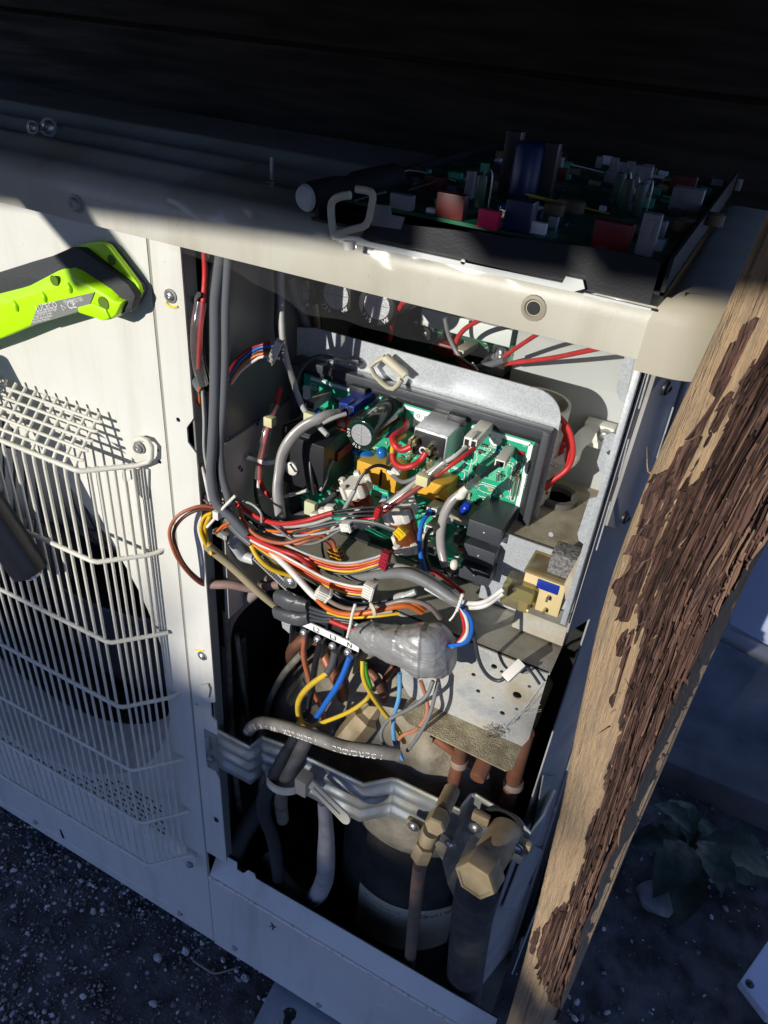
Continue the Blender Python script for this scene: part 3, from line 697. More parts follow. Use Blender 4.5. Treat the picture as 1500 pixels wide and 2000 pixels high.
# paler copper areas
for poly in (((868, 806), (912, 818), (910, 850), (872, 838)), ((931, 870), (1000, 890), (985, 945), (915, 925)), ((957, 880), (972, 884), (962, 930), (946, 926)), ((985, 925), (1000, 930), (992, 955), (976, 950)), ((778, 818), (800, 800), (806, 824), (796, 840)), ((1022, 862), (1030, 864), (1028, 874), (1020, 872)), ((900, 838), (908, 840), (905, 854), (897, 852)), ((750, 900), (790, 905), (780, 930), (745, 920)), ((860, 960), (960, 985), (950, 1000), (850, 980))):
    plate('copper_pour', [P(u, v, YS) for u, v in poly], (0, 0.0001, 0), BOARDLT, PCB)
lab = plate('white_pad', [P(u, v, YS - 0.0001) for u, v in ((809, 804), (877, 817), (874, 846), (806, 832))], (0, 0.0002, 0), SILK, PCB)
for u, v in ((817, 812), (832, 816), (869, 828), (867, 844), (823, 832)):
    c = P(u, v, YS - 0.0003); tube('ring', circ(c, 0.0011, XA, ZA, 12) + circ(c, 0.0011, XA, ZA, 12)[:1], 0.00022, GREYP, lab, 5, 0)
# silkscreen: outlines as fine printed strips, joined
bm = bmesh.new()
def seg(p, q, wd):
    p, q = V(p), V(q); t = (q - p).normalized(); n = t.cross(YA) * wd / 2
    f = [bm.verts.new(a) for a in (p - n, q - n, q + n, p + n)]; bm.faces.new(f)
def outline(pts, wd=0.00042, closed=True):
    L = [P(u, v, YS - 0.0003) for u, v in pts]
    for i in range(len(L) - (0 if closed else 1)): seg(L[i], L[(i + 1) % len(L)], wd)
def ring(u, v, r, wd=0.00042, n=14):
    L = circ(P(u, v, YS - 0.0003), r, XA, ZA, n)
    for i in range(n): seg(L[i], L[(i + 1) % n], wd)
def rectm(u, v, wx, wz, wd=0.00042):
    c = P(u, v, YS - 0.0003); L = [c + V((sx * wx / 2, 0, sz * wz / 2)) for sx, sz in ((-1, -1), (1, -1), (1, 1), (-1, 1))]
    for i in range(4): seg(L[i], L[(i + 1) % 4], wd)
def pill(u, v, L_, r):
    c = P(u, v, YS - 0.0003); a = [c + V((L_ / 2, 0, 0)) + V((math.sin(t), 0, math.cos(t))) * r for t in [math.pi * k / 8 for k in range(9)]] + [c - V((L_ / 2, 0, 0)) - V((math.sin(t), 0, math.cos(t))) * r for t in [math.pi * k / 8 for k in range(9)]]
    for i in range(len(a)): seg(a[i], a[(i + 1) % len(a)], 0.0004)
rectm(885, 843, 0.014, 0.011); rectm(892, 925, 0.011, 0.006); rectm(889, 928, 0.018, 0.012)
ring(894, 905, 0.0045); ring(915, 890, 0.006); pill(962, 881, 0.006, 0.0027); pill(952, 956, 0.007, 0.0027)
outline([(925, 883), (1003, 905), (991, 957), (913, 933)]); outline([(985, 905), (1002, 910), (993, 960)], closed=False)
outline([(1008, 890), (1018, 882), (1024, 892), (1018, 920), (1010, 918)]); outline([(1000, 940), (1008, 930), (1014, 936), (1004, 978), (998, 978), (996, 965)])
outline([(934, 968), (1006, 988), (1001, 1022), (990, 1020)], closed=False); outline([(740, 960), (800, 975)], closed=False)
outline([(1000, 1038), (996, 1063), (986, 1066)], closed=False); outline([(990, 1078), (985, 1110), (976, 1114)], closed=False)
outline([(640, 772), (650, 790), (664, 776), (672, 784)], closed=False); outline([(655, 777), (664, 778), (668, 798)], closed=False); outline([(679, 776), (700, 782), (697, 800)], closed=False)
rectm(688, 885, 0.007, 0.010); rectm(690, 872, 0.012, 0.014); rectm(736, 882, 0.004, 0.006); pill(684, 888, 0.003, 0.0014)
outline([(676, 910), (696, 915), (692, 935), (672, 930)]); rectm(600, 770, 0.005, 0.007); rectm(612, 755, 0.004, 0.004); outline([(585, 762), (600, 752), (622, 760)], closed=False)
rectm(590, 968, 0.009, 0.004); rectm(588, 972, 0.013, 0.008); ring(770, 806, 0.003); ring(776, 815, 0.0032); ring(898, 985, 0.004)
for k in range(16):   # hatched blocks
    u, v = 741 + k * 2.9, 777 + k * 0.7
    seg(P(u, v, YS - 0.0003), P(u + 5.5, v + 9, YS - 0.0003), 0.0004)
for k in range(15):
    u, v = 1012 - k * 0.9, 1012 + k * 3.0
    seg(P(u, v, YS - 0.0003), P(u - 11, v + 5.5, YS - 0.0003), 0.0004)
rr = random.Random(11)
for k in range(150):   # component legends and solder pads
    u = rr.uniform(585, 1030); v = 760 + (u - 590) * 0.24 + rr.uniform(0, 260)
    c = P(u, v, YS - 0.0003)
    if not (0.048 < c.x < 0.2 and 0.533 < c.z < 0.634): continue
    for j in range(rr.choice((2, 3, 3))):
        a = c + V((j * 0.0013, 0, 0)); h = 0.0012
        seg(a, a + V((0, 0, h)), 0.0003); seg(a + V((0, 0, h * rr.choice((0, .5, 1)))), a + V((0.0008, 0, h * rr.choice((0, .5, 1)))), 0.0003)
me = bpy.data.meshes.new('silkscreen'); bm.to_mesh(me); bm.free()
sk = obj('silkscreen', me, SILK, PCB); sk['kind'] = 'stuff'
bm = bmesh.new()
for k in range(170):
    u = rr.uniform(585, 1030); v = 760 + (u - 590) * 0.24 + rr.uniform(0, 260); c = P(u, v, YS - 0.0004)
    if 0.047 < c.x < 0.201 and 0.532 < c.z < 0.635: bmesh.ops.create_uvsphere(bm, u_segments=7, v_segments=4, radius=rr.uniform(0.0005, 0.0009), matrix=Matrix.Translation(c) @ Matrix.Diagonal((1, 0.5, 1, 1)))
o = obj('solder_joints', frombm('solder_joints', bm, True), mat('solder', (0.55, 0.50, 0.38), 0.3, 0.7), PCB); o['kind'] = 'stuff'
SMD = (BLACKP, BLACKP, GREYP, TINNED, WHITEP, mat('tan resistor', (.45, .34, .2), .5), BLUECER, REDPL)
for k in range(120):
    u = rr.uniform(590, 1030); v = 765 + (u - 590) * 0.24 + rr.uniform(0, 250); c = P(u, v, YB)
    if not (0.05 < c.x < 0.2 and 0.535 < c.z < 0.632): continue
    w_, h_, d_ = rr.uniform(.0006, .0022), rr.uniform(.0005, .0016), rr.uniform(.0008, .003)
    if k % 4 == 0: tube('axial_part', [c + V((-w_ * 1.6, -.0014, 0)), c + V((w_ * 1.6, -.0014, 0))], .0008, SMD[k % 8], PCB, 8, 0)
    else: box('chip', c + V((-w_, -d_, -h_)), c + V((w_, -.0001, h_)), SMD[k % 8], PCB, 0)
def ptext(s, u, v, size, rot=0.0, mt=None, y=None, par=None):
    c = P(u, v, (YS if y is None else y) - 0.0004)
    M = Matrix.Translation(c) @ Matrix(((1, 0, 0, 0), (0, 0, -1, 0), (0, 1, 0, 0), (0, 0, 0, 1))) @ Matrix.Rotation(rot, 4, 'Z')
    return text('lettering', s, size, M, mt or SILK, par or PCB)
ptext('CAUTION', 1026, 955, 0.0042, math.pi / 2); ptext('HANDLING', 1012, 1058, 0.0042, math.pi / 2)
ptext('POWER RELAY', 996, 1128, 0.0036, math.pi / 2)
ptext('BU', 682, 776, 0.0032); ptext('RED', 880, 836, 0.003); ptext('T101', 880, 915, 0.003); ptext('BU', 884, 856, 0.003); ptext('TEST', 960, 872, 0.0018); ptext('R61', 660, 905, 0.002)
tube('test_ring', circ(P(709, 775, YS - 0.0004), 0.0022, XA, ZA, 16) + circ(P(709, 775, YS - 0.0004), 0.0022, XA, ZA, 16)[:1], 0.00035, SILK, PCB, 5, 0); ptext('JA50256', 715, 780, 0.0028)
lathe('quality_stamp', [(0.0042, 0), (0.0042, 0.0002), (0, 0.00021)], frame(P(968, 859, YS), XA, -YA), SILK, PCB, 20)
def rad(u, v, y, wpx): return px(P(u, v, y)) * wpx
def can(name, u, v, yf, rpx, sleeve, top=True, par=PCB, yb=YB, ringtext=None, label=None):
    c = P(u, v, yf); r = rad(u, v, yf, rpx); L = yb - yf
    M = frame((c.x, yb, c.z), XA, -YA)
    o = lathe(name, [(r, 0), (r, L * 0.1), (r * 0.96, L * 0.14), (r, L * 0.18), (r, L - r * 0.12), (r * 0.97, L - r * 0.03), (r * 0.90, L), (r * 0.70, L), (r * 0.68, L - r * 0.04)], M, sleeve, par, 36, ang=50, cap=False)
    if label: o['label'] = label
    t = lathe('end_cap', [(r * 0.70, L - r * 0.045), (0, L - r * 0.04)], M, ALU, o, 36)
    for k in range(4):
        a = k * math.pi / 2 + 0.05
        d = V((math.cos(a), 0, math.sin(a))); p = V((c.x, yf + r * 0.042, c.z))
        tube('vent_score', [p + d * r * 0.03, p + d * r * 0.64], r * 0.016, mat('score groove', (0.25, 0.25, 0.25), 0.4, 0.5), o, 5, 0)
    if ringtext:
        vs, fs = [], []; sz = r * 0.30
        for i, ch in enumerate(ringtext[0]):
            a = ringtext[1] + i * 0.24
            p = V((c.x + r * 0.83 * math.cos(a), yf - 0.0002, c.z + r * 0.83 * math.sin(a)))
            ra = V((-math.sin(a), 0, math.cos(a))); up = V((-math.cos(a), 0, -math.sin(a)))
            if ch == ' ': continue
            M2 = Matrix((ra, up, ra.cross(up))).transposed().to_4x4(); M2.translation = p - up * sz * 0.35 - ra * sz * 0.3
            g, h = glyphs(ch, sz); n0 = len(vs); vs += [M2 @ x for x in g]; fs += [tuple(x + n0 for x in f) for f in h]
        obj('lettering', meshdata('lettering', vs, fs), WHITEINK, o)
    return o
DKGREEN = mat('dark green sleeve', (0.008, 0.028, 0.018), 0.14, coat=0.5)
can('capacitor', 705, 850, 0.052, 33, DKGREEN, ringtext=('600  0L9', 3.0), label='large dark green capacitor with silver end')
def disc(u, v, y, wpx, hpx, mt, rot=0.0, name='disc_capacitor', par=PCB, thick=0.55, yb=YB):
    c = P(u, v, y); a = rad(u, v, y, wpx / 2); b = rad(u, v, y, hpx / 2)
    bm = bmesh.new(); bmesh.ops.create_uvsphere(bm, u_segments=14, v_segments=9, radius=1)
    M = Matrix.Translation(c) @ Matrix.Rotation(rot, 4, 'Y') @ Matrix.Diagonal((a * 1.0, max(b * 0.95, a), b, 1)); bmesh.ops.transform(bm, matrix=M, verts=bm.verts)
    o = obj(name, frombm(name, bm, True), mt, par)
    tube('lead', [c + V((0, 0.001, -b * 0.4)), V((c.x, yb, c.z - b * 0.4))], 0.0004, SCREW, o, 5, 0)
    return o
disc(621, 806, 0.085, 20, 22, BLUECER); disc(657, 860, 0.078, 18, 28, BLUECER); disc(759, 839, 0.080, 25, 36, BLUEDK, 0.2); disc(746, 884, 0.085, 22, 26, BLUECER); disc(717, 888, 0.088, 32, 18, BLUECER)
disc(910, 992, 0.080, 20, 32, BLUEDK, 0.25); disc(1008, 916, 0.080, 10, 34, BLACKP, 0.2); disc(694, 882, 0.090, 16, 12, BLUECER)
def block(name, u, v, yf, wpx, hpx, mt, par=PCB, yb=YB, bev=0.0006, roll=0.0, label=None):
    c = P(u, v, yf); wx = rad(u, v, yf, wpx) / 2; wz = rad(u, v, yf, hpx) / 2
    M = Matrix.Translation((c.x, 0, c.z)) @ Matrix.Rotation(roll, 4, 'Y')
    o = box(name, (-wx, yf, -wz), (wx, yb, wz), mt, par, bev, frame=M)
    if label: o['label'] = label
    return o
# black contactor at the left with its slotted screw
r1 = block('relay', 592, 908, 0.052, 92, 108, BLACKP, label='large black relay with white slotted screw')
block('relay_cap', 578, 858, 0.056, 66, 40, BLACKP, par=r1)
sc_ = lathe('slotted_screw', [(0.0048, 0), (0.0048, 0.0016), (0.0040, 0.0022), (0, 0.0024)], frame(P(571, 914, 0.0522), XA, -YA), WHITEP, r1, 20)
tube('slot', [P(566, 906, 0.0494), P(577, 922, 0.0494)], 0.0006, GREYP, r1, 5, 0)
# three grey relays down the right side
for u, v, yf, wp, hp in ((945, 1041, 0.062, 70, 40), (934, 1086, 0.060, 66, 38), (926, 1124, 0.058, 64, 34)):
    o = block('relay', u, v, yf, wp, hp, GREYP, bev=0.001)
    lathe('dimple', [(0.0006, 0), (0, 0.0003)], frame(P(u, v, yf - 0.0002), XA, -YA), ALU, o, 8)
# connectors
def sleeve_conn(u0, v0, u1, v1, yf, yb, wpx, hpx, mt, name='tab_connector', par=PCB, label=None):
    a, b = P(u0, v0, yf), P(u1, v1, yb); wx = rad(u0, v0, yf, wpx) / 2; wz = rad(u0, v0, yf, hpx) / 2
    t = (b - a).normalized(); x = (XA - t * XA.dot(t)).normalized(); z = x.cross(t)
    M = Matrix((x, t, z)).transposed().to_4x4(); M.translation = a
    o = box(name, (-wx, 0, -wz), (wx, (b - a).length, wz), mt, par, min(wx, wz) * 0.25, frame=M)
    box('mouth', (-wx * 0.72, -0.0004, -wz * 0.66), (wx * 0.72, 0.0006, wz * 0.66), BLACKP, o, 0, frame=M)
    if label: o['label'] = label
    return o
sleeve_conn(606, 792, 640, 768, 0.070, YB, 20, 17, GREYNYLON); sleeve_conn(622, 868, 652, 848, 0.070, YB, 22, 16, GREYNYLON)
sleeve_conn(655, 964, 672, 940, 0.070, YB, 20, 18, GREYNYLON); sleeve_conn(976, 906, 996, 876, 0.070, YB, 21, 16, WHITEP)
sleeve_conn(842, 1000, 872, 968, 0.060, YB, 22, 18, WHITEP); sleeve_conn(838, 1035, 862, 1015, 0.062, YB, 20, 16, WHITEP); sleeve_conn(842, 1075, 862, 1052, 0.062, YB, 20, 18, WHITEP)
def plug(u, v, yf, wpx, hpx, mt, par=PCB, yb=YB, roll=0.0, name='connector', ways=2):
    o = block(name, u, v, yf, wpx, hpx, mt, par, yb, 0.0006, roll)
    c = P(u, v, yf); wx = rad(u, v, yf, wpx) / 2; wz = rad(u, v, yf, hpx) / 2
    M = Matrix.Translation((c.x, yf, c.z)) @ Matrix.Rotation(roll, 4, 'Y')
    box('latch', (-wx * 0.35, -0.0015, wz * 0.9), (wx * 0.35, 0.008, wz * 1.35), mt, o, 0.0004, frame=M)
    for k in range(ways):
        x = (-1 + (2 * k + 1) / ways) * wx
        box('socket', (x - wx * 0.62 / ways, -0.0003, -wz * 0.6), (x + wx * 0.62 / ways, 0.0005, wz * 0.6), BLACKP, o, 0, frame=M)
    box('rib', (-wx, -0.0012, -wz), (wx, 0.0004, -wz * 0.8), mt, o, 0, frame=M)
    return o
plug(676, 800, 0.066, 34, 22, BLUEPL, ways=2); plug(668, 828, 0.072, 24, 22, REDPL, ways=1); plug(648, 888, 0.068, 30, 20, MAROON, ways=2); plug(918, 866, 0.064, 28, 22, WHITEP, ways=2)
disc(880, 1012, 0.080, 18, 22, WHITEP, name='varistor'); block('regulator', 893, 1052, 0.084, 16, 26, BLACKP); disc(888, 1102, 0.072, 18, 24, WHITEP, name='nylon_spacer')
block('regulator', 898, 1010, 0.080, 26, 34, BLACKP)
# glass fuse and coils
tube('fuse', [P(1009, 932, 0.090), P(1002, 968, 0.090)], 0.0016, CLEARTUBE, PCB, 8, 0); tube('fuse_wire', [P(1010, 928, 0.090), P(1001, 976, 0.090)], 0.0005, COPPERW, PCB, 5, 0)
for (u0, v0, u1, v1) in ((938, 908, 930, 928), (974, 922, 972, 940)):
    a, b = P(u0, v0, 0.090), P(u1, v1, 0.090)
    tube('coil', [a.lerp(b, k / 40) + V((0.0011 * math.cos(k * 0.9), 0.0011 * math.sin(k * 0.9), 0)) for k in range(41)], 0.00028, SCREW, PCB, 5, 0)
# yellow film capacitors behind the chokes
for u, v, wp, hp in ((722, 926, 60, 44), (756, 938, 40, 50), (838, 958, 74, 40), (860, 985, 30, 30)):
    block('film_capacitor', u, v, 0.076, wp, hp, AMBER, bev=0.0012)
# rectifier block
rc = block('rectifier', 836, 872, 0.064, 64, 50, BLACKP, label='square black rectifier with brass tabs')
c = P(836, 872, 0.064)
box('heat_spreader', (c.x - 0.0108, 0.0655, c.z - 0.0092), (c.x + 0.0112, YB - 0.001, c.z + 0.0094), ALU, rc, 0.0006)
tube('terminal_ring', circ(P(826, 880, 0.0636), 0.0021, XA, ZA, 14) + circ(P(826, 880, 0.0636), 0.0021, XA, ZA, 14)[:1], 0.0005, SILK, rc, 6, 0)
for u, v in ((800, 863), (808, 866), (834, 880), (838, 884), (798, 893), (836, 906), (842, 903)):
    c = P(u, v, 0.058); box('tab', c - V((0.0010, 0.0005, 0.0018)), c + V((0.0010, 0.007, 0.0018)), TINNED, rc, 0.0003)
# common mode chokes: ivory bobbin with copper winding
def choke(u, v, yf, s, label):
    c = P(u, v, yf); t = V((0.30, 0.16, -0.94)).normalized()
    ax = frame(c, V((1, 0, 0.3)), t)
    o = lathe('choke', [(0.0075 * s, -0.016 * s), (0.0085 * s, -0.014 * s), (0.0085 * s, 0.014 * s), (0.0075 * s, 0.016 * s)], ax, COPPERW, PCB, 24); o['label'] = label
    for h, hh in ((-0.024, -0.0125), (0.0125, 0.019)):
        lathe('bobbin', [(0.0085 * s, h * s), (0.0122 * s, h * s), (0.0128 * s, (h + 0.001) * s), (0.0128 * s, (hh - 0.001) * s), (0.0122 * s, hh * s), (0.0085 * s, hh * s)], ax, WHITEP, o, 20)
        for k in range(5):
            a = k * 1.256 + 0.4
            box('lug', (-0.0026 * s, 0.0100 * s, (h - 0.003) * s), (0.0026 * s, 0.0150 * s, (hh - 0.001) * s), WHITEP, o, 0.0006, frame=ax @ Matrix.Rotation(a, 4, 'Z'))
    turns = []
    for k in range(14 * 16 + 1):
        a = k * 2 * math.pi / 16; turns.append(ax @ V((0.0096 * s * math.cos(a), 0.0096 * s * math.sin(a), (-0.0115 + 0.023 * k / (14 * 16)) * s)))
    tube('winding', turns, 0.00078 * s, COPPERW, o, 6, 0)
    tube('winding_tail', [ax @ V(q) for q in ((0.0098 * s, 0, -0.012 * s), (0.0135 * s, 0.003 * s, -0.016 * s), (0.0136 * s, 0.004 * s, -0.024 * s), (0.012 * s, 0.012 * s, -0.030 * s))], 0.0006, COPPERW, o, 6, 5)
    tube('winding_tail', [ax @ V(q) for q in ((-0.0098 * s, 0, -0.012 * s), (-0.0135 * s, -0.003 * s, -0.018 * s), (-0.0136 * s, 0.002 * s, -0.026 * s))], 0.0006, COPPERW, o, 6, 5)
choke(706, 984, 0.060, 0.74, 'copper wound choke in a white bobbin, left one'); choke(790, 1032, 0.056, 0.80, 'copper wound choke in a white bobbin, right one')

# ------------------------------------------------------------ rear circuit board behind the metal plate
RB = 0.196
RP = thing('circuit_board', 'rear green circuit board with silver ended capacitors behind the metal plate', 'circuit board', (0.1, RB, 0.6))
box('substrate', (0.030, RB, 0.585), (0.1735, RB + 0.0016, 0.738), BOARDDK, RP)
for i, (u, v) in enumerate(((735, 597), (655, 577), (580, 567))):
    can('capacitor', u, v, 0.112, 41, BLACKP, par=RP, yb=RB, ringtext=('730   WV', 3.9))
block('heat_sink', 908, 640, 0.178, 190, 34, mat('pale sink', (0.62, 0.66, 0.62), 0.5), RP, RB)
block('film_capacitor', 863, 683, 0.176, 44, 24, MAROON, RP, RB, 0.002); sleeve_conn(895, 690, 925, 672, 0.165, RB, 22, 14, IVORY, par=RP)
block('black_module', 690, 668, 0.180, 110, 50, BLACKP, RP, RB); block('bracket', 960, 722, 0.170, 50, 18, ALU, RP, RB)
for u, v in ((831, 652), (978, 688), (952, 702), (812, 630)):
    o = lathe('standoff', [(0.0062, 0), (0.0062, 0.003), (0.0042, 0.003), (0.0042, 0.001), (0, 0.001)], frame(P(u, v, RB - 0.001), XA, -YA), BLACKP, RP, 16); screw('screw', P(u, v, RB - 0.002), -YA, 0.0026, o, washer=False)
for k in range(26):
    u, v = 815 + rr.uniform(0, 220), 610 + rr.uniform(0, 130); a = P(u, v, RB - 0.0004); seg_ = [a, a + V((rr.uniform(-1, 1) * 0.006, 0, 0)), a + V((rr.uniform(-1, 1) * 0.006, 0, rr.uniform(-1, 1) * 0.006))]
    tube('legend', seg_, 0.0002, SILK, RP, 4, 0)

# loose nylon clips on the plate
def nylon_clip(name, pts, y, r, label, mt):
    o = tube(name, [P(u, v, yy) for u, v, yy in pts], r, mt, None, 8, 2, flat=1.0); tag(o, label, 'clip'); return o
c1 = thing('cable_clip', 'square open nylon cable clip on the galvanised plate above the board', 'clip', tuple(P(758, 728, 0.098)))
tube('band', [P(u, v, y) for u, v, y in ((752, 697, 0.094), (724, 717, 0.092), (746, 748, 0.090), (768, 760, 0.090), (785, 742, 0.092))], 0.0016, IVORY, c1, 8, 2, flat=1.6)
bb = P(770, 718, 0.094); tube('hinge', [P(752, 698, 0.092), P(792, 733, 0.092)], 0.0032, IVORY, c1, 8, 0); tube('foot', [P(775, 712, 0.099), P(795, 732, 0.090)], 0.0012, IVORY, c1, 6, 0)
# ------------------------------------------------------------ wiring
def loom(name, label, cat, u, v, y): return thing(name, label, cat, tuple(P(u, v, y)))
def D(pts, y0, y1=None):
    y1 = y0 if y1 is None else y1; n = len(pts) - 1
    return [(u, v, y0 + (y1 - y0) * i / max(1, n)) for i, (u, v) in enumerate(pts)]
def sh(pts, du, dv, dy=0.0): return [(u + du, v + dv, y + dy) for u, v, y in pts]
def zip_tie(name, pts, y, mt, par, wpx=6):
    p = catmull([P(u, v, y) for u, v in pts], 4); L = sum((p[i + 1] - p[i]).length for i in range(len(p) - 1)); r = px(p[0]) * wpx / 2
    n = max(3, int(L / (r * 1.9))); out, rs = [], []
    for k in range(n * 4 + 1):
        t = k / (n * 4) * (len(p) - 1); i = min(len(p) - 2, int(t)); out.append(p[i].lerp(p[i + 1], t - i)); rs.append(r * (0.62 + 0.38 * abs(math.sin(math.pi * k / 4))))
    return obj(name, tubedata(name, out, rs, 8), mt, par)
def crimp_connector(name, u, v, y, wpx, hpx, dpx, rot, mt, par, pins=4, tilt=0.0):
    c = P(u, v, y); s = px(c)
    M = Matrix.Translation(c) @ Matrix.Rotation(rot, 4, 'Y') @ Matrix.Rotation(tilt, 4, 'Z')
    a, b, d = wpx * s / 2, hpx * s / 2, dpx * s / 2
    o = box(name, (-a, -d, -b), (a, d, b), mt, par, min(a, b, d) * 0.18, frame=M)
    for k in range(pins):
        z = (-1 + (2 * k + 1) / pins) * b
        box('cavity', (a * 0.2, -d * 0.65, z - b * 0.62 / pins), (a + 0.0002, d * 0.65, z + b * 0.62 / pins), BLACKP, o, 0, frame=M)
        box('latch', (-a * 0.9, -d - 0.0007, z - b * 0.4 / pins), (a * 0.5, -d + 0.0002, z + b * 0.4 / pins), mt, o, 0.0002, frame=M)
    box('flange', (a * 0.55, -d * 1.22, -b * 1.1), (a * 0.85, d * 1.2, b * 1.1), mt, o, 0.0002, frame=M)
    return o
# main loom
LM = loom('wiring_loom', 'two thick black sheathed cables hanging down the left side of the open bay', 'wiring loom', 432, 505, 0.035)
wire('sheath', SHEATH, 21, [(432, 496, .003), (424, 560, .003), (421, 600, .003), (420, 700, .002), (419, 800, .001), (414, 875, -.001), (411, 925, -.002), (421, 980, -.002), (455, 1012, .000), (482, 1043, .002)], LM, 14)
wire('sheath', SHEATH, [17, 17, 16, 15, 15, 17, 18, 17], [(447, 500, .0034), (441, 600, .0034), (439, 700, .0034), (436, 800, .0034), (431, 862, .003), (434, 925, .003), (446, 975, .003), (452, 1010, .003)], LM, 14)
wire('sheath', SHEATH, [17, 18, 17, 16], [(430, 990, .010), (440, 1006, .007), (466, 1040, .006), (491, 1062, .006)], LM, 14)
zip_tie('cable_tie', [(404, 1030), (420, 1012), (438, 990), (460, 968)], -0.003, WHITEP, LM, 7)
box('tie_head', P(424, 1005, -.004) - V((.0022, .002, .003)), P(424, 1005, -.004) + V((.0022, .002, .003)), WHITEP, LM, .0005)
wire('wire', 'charcoal', 9, D([(384, 950), (395, 960), (410, 975), (425, 985)], .010, .018), LM); wire('wire', 'grey', 4, D([(381, 960), (390, 968), (405, 982)], .006, .014), LM); wire('wire', 'grey', 4, D([(383, 966), (396, 978), (410, 986)], .006, .014), LM)
o = tag(wire('signal_cable', 'black', 11, [(415, 495, .038), (404, 540, .034), (402, 600, .031), (403, 660, .029), (405, 705, .028), (412, 735, .032)]), 'slim black cable with white print beside the red wire at top left', 'cable')
pts = catmull([P(403, 590, .031), P(403, 650, .029), P(405, 700, .028)], 6); text_on_path('lettering', 'SHIBAURA', 0.0042, pts, (V((0, -1, 0.2))).normalized() * px(pts[0]) * 5.6, WHITEINK, o, step=0.66)
zip_tie('cable_tie', [(389, 697), (399, 699), (411, 700)], .024, WHITEP, o, 5)
tag(wire('power_wire', 'red', 11, [(399, 492, .036), (400, 540, .034), (396, 590, .034), (392, 650, .036), (388, 720, .038)]), 'red wire entering under the lid at the far left of the bay', 'wire')
o = tag(wire('sleeve', SHEATH, [10, 12, 15, 16, 17, 18, 17], [(388, 575, .030), (372, 612, .020), (357, 655, .010), (362, 702, .006), (378, 740, .004), (394, 766, .004)], None, 12, 6, 0.8), 'black sleeve bulging out over the left post edge', 'sleeve')
b = loom('sleeved_wires', 'red and white wires in a clear sleeve running down behind the left post', 'wiring', 380, 760, .02)
for du, c, wp in ((0, 'red', 8), (8, 'white', 7), (15, 'orange', 6), (21, 'lightgrey', 6), (28, 'charcoal', 6), (33, 'red', 5)):
    wire('wire', c, wp, [(374 + du, 752 + du * .4, .014 + du * .0004), (377 + du, 820, .016), (384 + du * .8, 880, .018), (398 + du * .5, 935, .020), (408 + du * .4, 985, .022)], b)
wire('sleeve', CLEARTUBE, 24, D([(392, 590), (384, 640), (386, 700), (396, 750)], .042), b, 12)
# ribbon branch to the white plug
b = loom('ribbon_branch', 'four coloured wires curving up to a white plug beside the clear tube', 'wiring', 537, 685, .045)
for k, c in enumerate(('crimson', 'blue', 'charcoal', 'orange', 'white')):
    wire('wire', c, 6, [(444 + k * 1.5, 735 + k * 4, .040), (462 + k * 2, 704 + k * 5, .040), (486 + k * 2, 684 + k * 5.5, .042), (510 + k, 673 + k * 6, .044), (530 + k * 4, 668 + k * 8, .046)], b)
crimp_connector('connector', 538, 686, .046, 16, 50, 16, 0.42, WHITEP, b, 5, 0.3)
# things on the left wall
b = thing('wall_bracket', 'pale grey strip with a square nut on the dark left wall of the box', 'bracket', tuple(P(460, 700, .045)))
box('strip', P(461, 700, .047) - V((.0035, 0, .028)), P(461, 700, .047) + V((.0035, .001, .085)), GALV, b, .0003); box('nut', P(457, 662, .044) - V((.006, .003, .006)), P(457, 662, .044) + V((.006, .003, .006)), GALV, b, .0015)
box('strip', P(456, 790, .044) - V((.004, 0, .016)), P(456, 790, .044) + V((.004, .001, .030)), mat('pale blue grey paint', (.40, .46, .48), .5), b, .0003)
# clear grey ribbon cables
o = tag(wire('clear_sleeved_cable', 'lightgrey', [14, 13, 13, 13, 12, 12, 11], [(548, 530, .070), (550, 593, .066), (553, 660, .062), (560, 705, .060), (571, 740, .062), (584, 780, .060), (601, 810, .056), (640, 850, .050)], None, 12), 'grey flat cable dropping from the lid along the left end of the metal plate', 'cable')
box('clip', P(606, 816, .052) - V((.0040, .002, .0035)), P(606, 816, .052) + V((.0040, .002, .0035)), mat('pale lime clip', (.55, .58, .36), .45), o, .0006)
tag(wire('flat_cable', 'charcoal', 13, [(541, 520, .076), (543, 580, .074), (542, 640, .072), (549, 690, .070)]), 'dark flat cable just left of the grey cable under the lid', 'cable')
tag(wire('flat_cable', 'grey', 17, [(566, 540, .11), (578, 580, .112), (590, 610, .115), (600, 640, .118)]), 'dark grey cable crossing in front of the leftmost silver capacitor', 'cable')
b = loom('ribbon', 'thin ribbon of brown yellow and white wires rising to the lid', 'wiring', 606, 590, .12)
for k, c in enumerate(('taupe', 'mustard', 'white', 'brown')): wire('wire', c, 5, D([(594 + k * 5, 548), (604 + k * 5, 580), (614 + k * 4, 610), (618 + k * 3, 640)], .115, .13), b)
CLG = mat('silver grey vinyl', (0.40, 0.385, 0.36), 0.22, 0.15, coat=0.3, nz=0.3, nscale=60)
o = tag(wire('clear_sleeved_cable', CLG, [17, 20, 22, 23, 23, 24, 22, 20, 22, 22], [(662, 806, .060), (640, 811, .052), (618, 820, .046), (594, 832, .042), (571, 853, .038), (553, 885, .034), (545, 920, .030), (542, 960, .026), (548, 1012, .022)], None, 14, 6, 0.7), 'glossy silver grey cable arching from the blue plug over the black relay', 'cable')
wire('wire', 'lightgrey', 9, D([(676, 808), (655, 815), (630, 826)], .058, .048), o)
